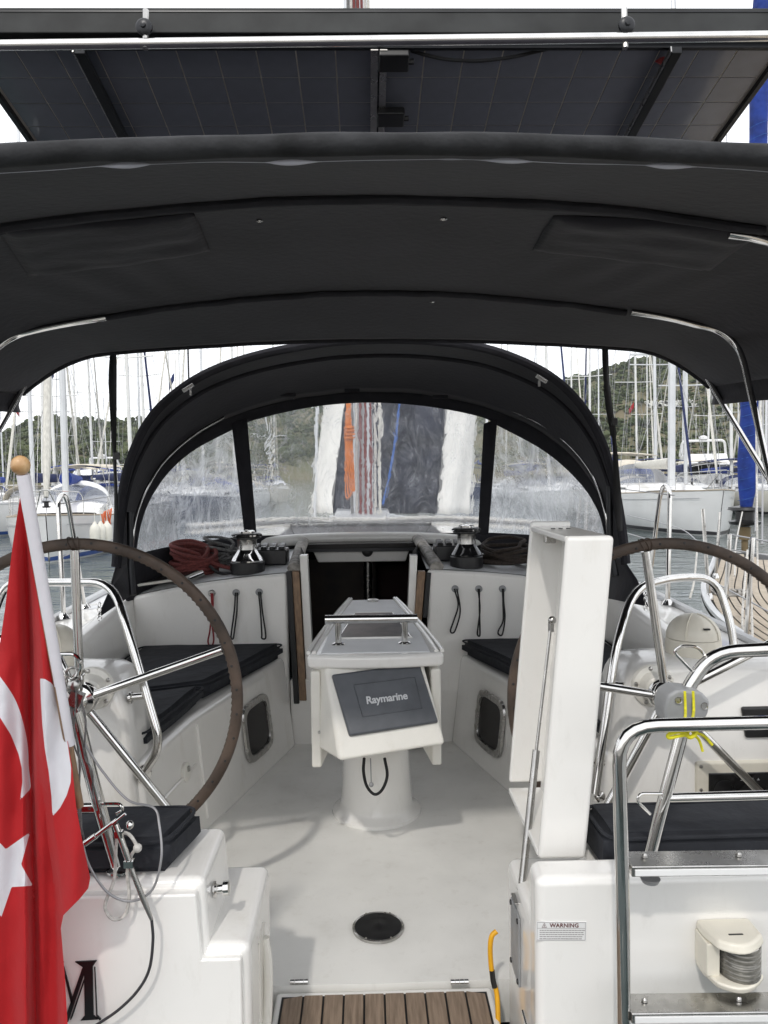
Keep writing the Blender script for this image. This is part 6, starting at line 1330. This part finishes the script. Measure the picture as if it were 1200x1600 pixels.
def panel(x0, ncol, label):
    t = thing('solar_panel', label, 'solar panel', sp(x0, 0), group='solar panels on the stern arch'); w = ncol*CP + .03; D = 4*CP + .03
    def bar(xa, xb, sa, sb, nm='frame_bar'):
        b = MB(); q = [sp(xa, sa, -.004), sp(xb, sa, -.004), sp(xb, sb, -.004), sp(xa, sb, -.004)]; b.hexa(q, [sp(xa, sa, .036), sp(xb, sa, .036), sp(xb, sb, .036), sp(xa, sb, .036)]); b.build(nm, alumblk, t, bevel=.002)
    bar(x0, x0 + w, -.014, .0); bar(x0, x0 + w, D - .002, D + .03); bar(x0 - .012, x0 + .006, -.014, D + .03); bar(x0 + w - .006, x0 + w + .012, -.014, D + .03)
    b = MB(); b.hexa([sp(x0, 0, .014), sp(x0 + w, 0, .014), sp(x0 + w, D, .014), sp(x0, D, .014)], [sp(x0, 0, .030), sp(x0 + w, 0, .030), sp(x0 + w, D, .030), sp(x0, D, .030)]); b.build('backsheet', cellsheet, t)
    base = None
    g0 = .0022
    b = MB(); q = [sp(g0, g0, .012), sp(CP - g0, g0, .012), sp(CP - g0, CP - g0, .012), sp(g0, CP - g0, .012)]; o0 = sp(0, 0, 0); b.hexa([p - o0 for p in q], [p - o0 + V(0, 0, .0025) for p in q]); me = b.mesh('cell', cellm, smooth=False)
    for r in range(4):
        for c in range(ncol):
            o = link('cell', me, t); o.location = sp(x0 + .015 + c*CP, .015 + r*CP)
    return t
panel(-1.205, 10, 'left dark solar panel above the bimini, seen from below')
panel(.042, 10, 'right dark solar panel above the bimini, seen from below')
for i, (px, py, s) in enumerate(((615, 83, .03), (610, 167, .30))):
    p = sp(0, s, -.012); x = at(px, py, p.y).x; t = thing('junction_box', ('upper' if i == 0 else 'lower') + ' black junction box between the two solar panels', 'junction box', V(x, p.y, p.z), group='junction boxes under the solar panels')
    b = MB(); b.box((0, 0, 0), (.095, .075, .028), Matrix.Rotation(TILT, 3, 'X')); bb = b.build('box', blackp, t, local=True, bevel=.006)
    b = MB(); b.tube([V(.04, 0, -.004), V(.062, 0, -.004)], .009, 8); b.build('gland', blackp, t, local=True)
b = MB(); b.tube(cr([at(642, 79, 2.42), at(665, 86, 2.42), at(700, 93, 2.42), at(750, 95, 2.42), at(800, 89, 2.42), at(850, 78, 2.42), at(890, 68, 2.42)], 8), .0055, 8); tag(b.build('panel_cable', ropeblack), 'black cable drooping from the upper junction box under the right solar panel', 'cable')
b = MB(); b.tube(cr([at(1046, 93, 2.45), at(1042, 120, 2.52), at(1025, 150, 2.62), at(1000, 175, 2.74), at(985, 190, 2.8), at(960, 204, 2.86)], 8), .005, 8); cbx = tag(b.build('panel_cable', ropeblack), 'black cable looping along the right support rail under the solar panel', 'cable')
b = MB(); b.tube([at(992, 178, 2.76), at(980, 198, 2.83)], .016, 10); b.build('connector', blackp, cbx)
b = MB(); b.tube([at(1030, 100, 2.47), at(1036, 88, 2.46)], .017, 10); b.build('tape_band', redtape, cbx)
for xa, xb in ((.012, .034), (.040, .062)):
    b = MB(); b.hexa([sp(xa, -.01, -.009), sp(xb, -.01, -.009), sp(xb, .56, -.009), sp(xa, .56, -.009)], [sp(xa, -.01, -.0045), sp(xb, -.01, -.0045), sp(xb, .56, -.0045), sp(xa, .56, -.0045)]); b.build('centre_strip', dchrome, ga)

# ================================================================== MAST, HALYARDS AND FOREDECK THINGS SEEN THROUGH THE WINDOW
mx = thing('yacht_mast', 'mast of the yacht seen through the middle sprayhood window', 'mast', (-.06, 7.2, 1.0))
b = MB(); b.tube([V(-.06, 7.2, .95), V(-.06, 7.2, 8), V(-.06, 7.1, 17)], .085, 14, flat=1.5); b.build('mast_tube', alum, mx)
b = MB(); b.box((-.06, 7.2, 1.03), (.5, .4, .1)); b.build('mast_collar', hullgrey, mx, bevel=.02)
for i, (px, m, r) in enumerate(((556, ropewhite, .012), (562, ropered, .012), (570, ropered, .014), (578, ropered, .012), (585, ropewhite, .012), (592, sailw, .014), (549, ropegrey, .012))):
    p = at(px, 700, 7.0); b = MB(); b.tube([V(p.x, 7.0, 1.05), V(p.x + .01, 7.02, 2), V(lerp(p.x, -.06, .3), 7.05, 6)], r, 7)
    tag(b.build('halyard', m), ('pale' if m is not ropered else 'red') + f' halyard running up the mast, {ORD[i]} in the bunch behind the middle window', 'halyard', 'halyards at the mast')
b = MB()
for k in range(4):
    x = at(543 + 1.5*k, 700, 6.85).x; b.tube(cr([V(x, 6.85, 2.05), V(x - .012, 6.84, 1.7), V(x - .02 + .012*k, 6.83, 1.25 + .015*k), V(x + .015, 6.83, 1.22 + .02*k), V(x + .03, 6.84, 1.3), V(x + .015, 6.85, 1.7), V(x, 6.86, 2.0)], 6), .0075, 7)
for z in (1.74, 1.77, 1.80, 1.83): b.tube([V(at(546, 700, 6.84).x + .035*math.cos(a), 6.84 + .02*math.sin(a), z) for a in [2*PI*k/12 for k in range(12)]], .011, 6, closed=True)
tag(b.build('rope_hank', ropeorange), 'orange hank of rope hung on the mast behind the middle window', 'rope')
b = MB(); b.tube(cr([at(592, 640, 6.9), at(586, 665, 6.9), at(590, 690, 6.9), at(597, 678, 6.9), at(596, 640, 6.9)], 8), .010, 7); tag(b.build('rope_hank', ropewhite), 'small white hank of rope hung beside the mast behind the middle window', 'rope')
b = MB(); b.tube(cr([at(625, 600, 6.9), at(622, 650, 6.9), at(615, 705, 6.9), at(605, 760, 6.9), at(598, 790, 6.9)], 8), .011, 7); tag(b.build('rope_line', ropeblue), 'bright blue rope slanting down behind the middle window', 'rope')
nav = pm('navy_canvas', (.022, .026, .045), .8, var=.3, vs=4, bump=.4, bs=8, bdist=.02)
whc = pm('white_canvas', (.78, .77, .73), .75, var=.05, vs=3, bump=.3, bs=8, bdist=.02)
sc = thing('foredeck_awning', 'navy canvas awning with white side panels hung behind the mast', 'awning', (.1, 8.6, 1.0))
def cloth(x0, x1, y0, y1, m, nm, d=8.6):
    b = MB(); rows = []
    for j in range(25):
        k = j/24; yy = lerp(y0, y1, k); row = []
        for i in range(13):
            u = i/12; xx = lerp(x0(yy), x1(yy), u); row.append(at(xx, yy, d) + V(0, .05*math.sin(xx*.11 + yy*.02), 0))
        rows.append(row)
    b.grid(rows); b.build(nm, m, sc, solid=.006)
jag = lambda y, s: 3.0*noise.noise(V(y*.09, s, 0)) + 2.0*noise.noise(V(y*.3, s, 5))
cloth(lambda y: 535 - (y-520)*.10 + (12 if y < 755 else -16) + jag(y, 1), lambda y: 697 - (y - 640)*.08 + jag(y, 2), 440, 806, nav, 'navy_panel', 8.66)
cloth(lambda y: 508 - (y - 630)*.13 + jag(y, 3), lambda y: 538 - (y-630)*.11 + jag(y, 1), 440, 806, whc, 'white_panel', 8.6)
cloth(lambda y: 697 - (y - 640)*.09 + jag(y, 2), lambda y: 744 - (y - 640)*.07 + jag(y, 4), 440, 806, whc, 'white_panel', 8.6)
b = MB(); b.tube([at(500, 440, 8.62), at(755, 440, 8.62)], .02, 8); b.build('awning_pole', alum, sc)
b = MB(); b.tube([at(500, 440, 8.62), V(at(500, 440, 8.62).x - .1, 8.62, .78)], .018, 8); b.build('awning_pole', alum, sc)
b = MB(); b.tube([at(755, 440, 8.62), V(at(755, 440, 8.62).x + .05, 8.62, .78)], .018, 8); b.build('awning_pole', alum, sc)
for i, (y0, y1) in enumerate(((812, 810), (818, 815), (823, 821))):
    b = MB(); b.tube(cr([at(300, y0 + 10, 5.9), at(450, y0, 6.4), at(570, y0 + 1, 6.6), at(700, y1, 6.4), at(860, y1 + 8, 5.9)], 8), .013, 7)
    tag(b.build('deck_line', ropewhite if i != 1 else ropegrey), ('upper', 'middle', 'lower')[i] + ' pale line led across the coachroof behind the windows', 'rope', 'lines led across the coachroof')
# ------------------------------------------------------------------ own side-deck gates and lifelines
def gate(label, px, Y, sg):
    base = V(sg*(edge_x(Y) - .06), Y, interp([(1.6, .56), (3, .655), (5, .70)], Y)); t = thing('lifeline_gate', label, 'stanchion', base, group='lifeline gate stanchions')
    b = MB(); b.tube(fillet([base, base + V(sg*.02, .02, .62), base + V(sg*.02, .10, .66), base + V(sg*.02, .16, .6), base + V(0, .30, .0)], .06), .0125, 10); b.build('tube', chrome, t)
    for d in (0, .30):
        b = MB(); b.lathe([(.035, 0), (.03, .012), (.016, .03)], 14, Matrix.Translation(base + V(0, d, 0))); b.build('foot', chrome, t)
gate('twin steel stanchion on the left side deck seen through the left wheel', 95, 4.05, -1); gate('nearer twin steel stanchion on the right side deck seen through the right wheel', 1050, 4.15, 1); gate('farther twin steel stanchion on the right side deck', 1090, 5.6, 1)
for sg, nm in ((-1, 'left'), (1, 'right')):
    for hz, w in ((.60, 'upper'), (.32, 'lower')):
        b = MB(); b.tube([V(sg*(edge_x(Y) - .045), Y, interp([(1.6, .56), (3, .655), (5, .70)], Y) + hz + .0) for Y in (4.1, 5.0, 6.0, 7.0, 8.5)], .0032, 6)
        tag(b.build('lifeline_wire', wirem), f'{w} lifeline wire along the {nm} side deck', 'wire', 'lifeline wires of the yacht')

# ------------------------------------------------------------------ HAZE: the milky air over the bay
b = MB(); b.box((0, 400, 105), (2400, 1000, 220))
hz = b.build('haze', None, smooth=False); hz.data.materials.clear()
hm = bpy.data.materials.new('haze_air'); hm.use_nodes = True; hm.node_tree.nodes.clear()
pv = hm.node_tree.nodes.new('ShaderNodeVolumePrincipled'); pv.inputs['Color'].default_value = (.93, .96, 1, 1); pv.inputs['Density'].default_value = .00013; pv.inputs['Anisotropy'].default_value = .2
ho = hm.node_tree.nodes.new('ShaderNodeOutputMaterial'); hm.node_tree.links.new(pv.outputs[0], ho.inputs['Volume']); hz.data.materials.append(hm)
tag(hz, 'thin pale haze hanging over the bay and hills', 'haze', kind='stuff')
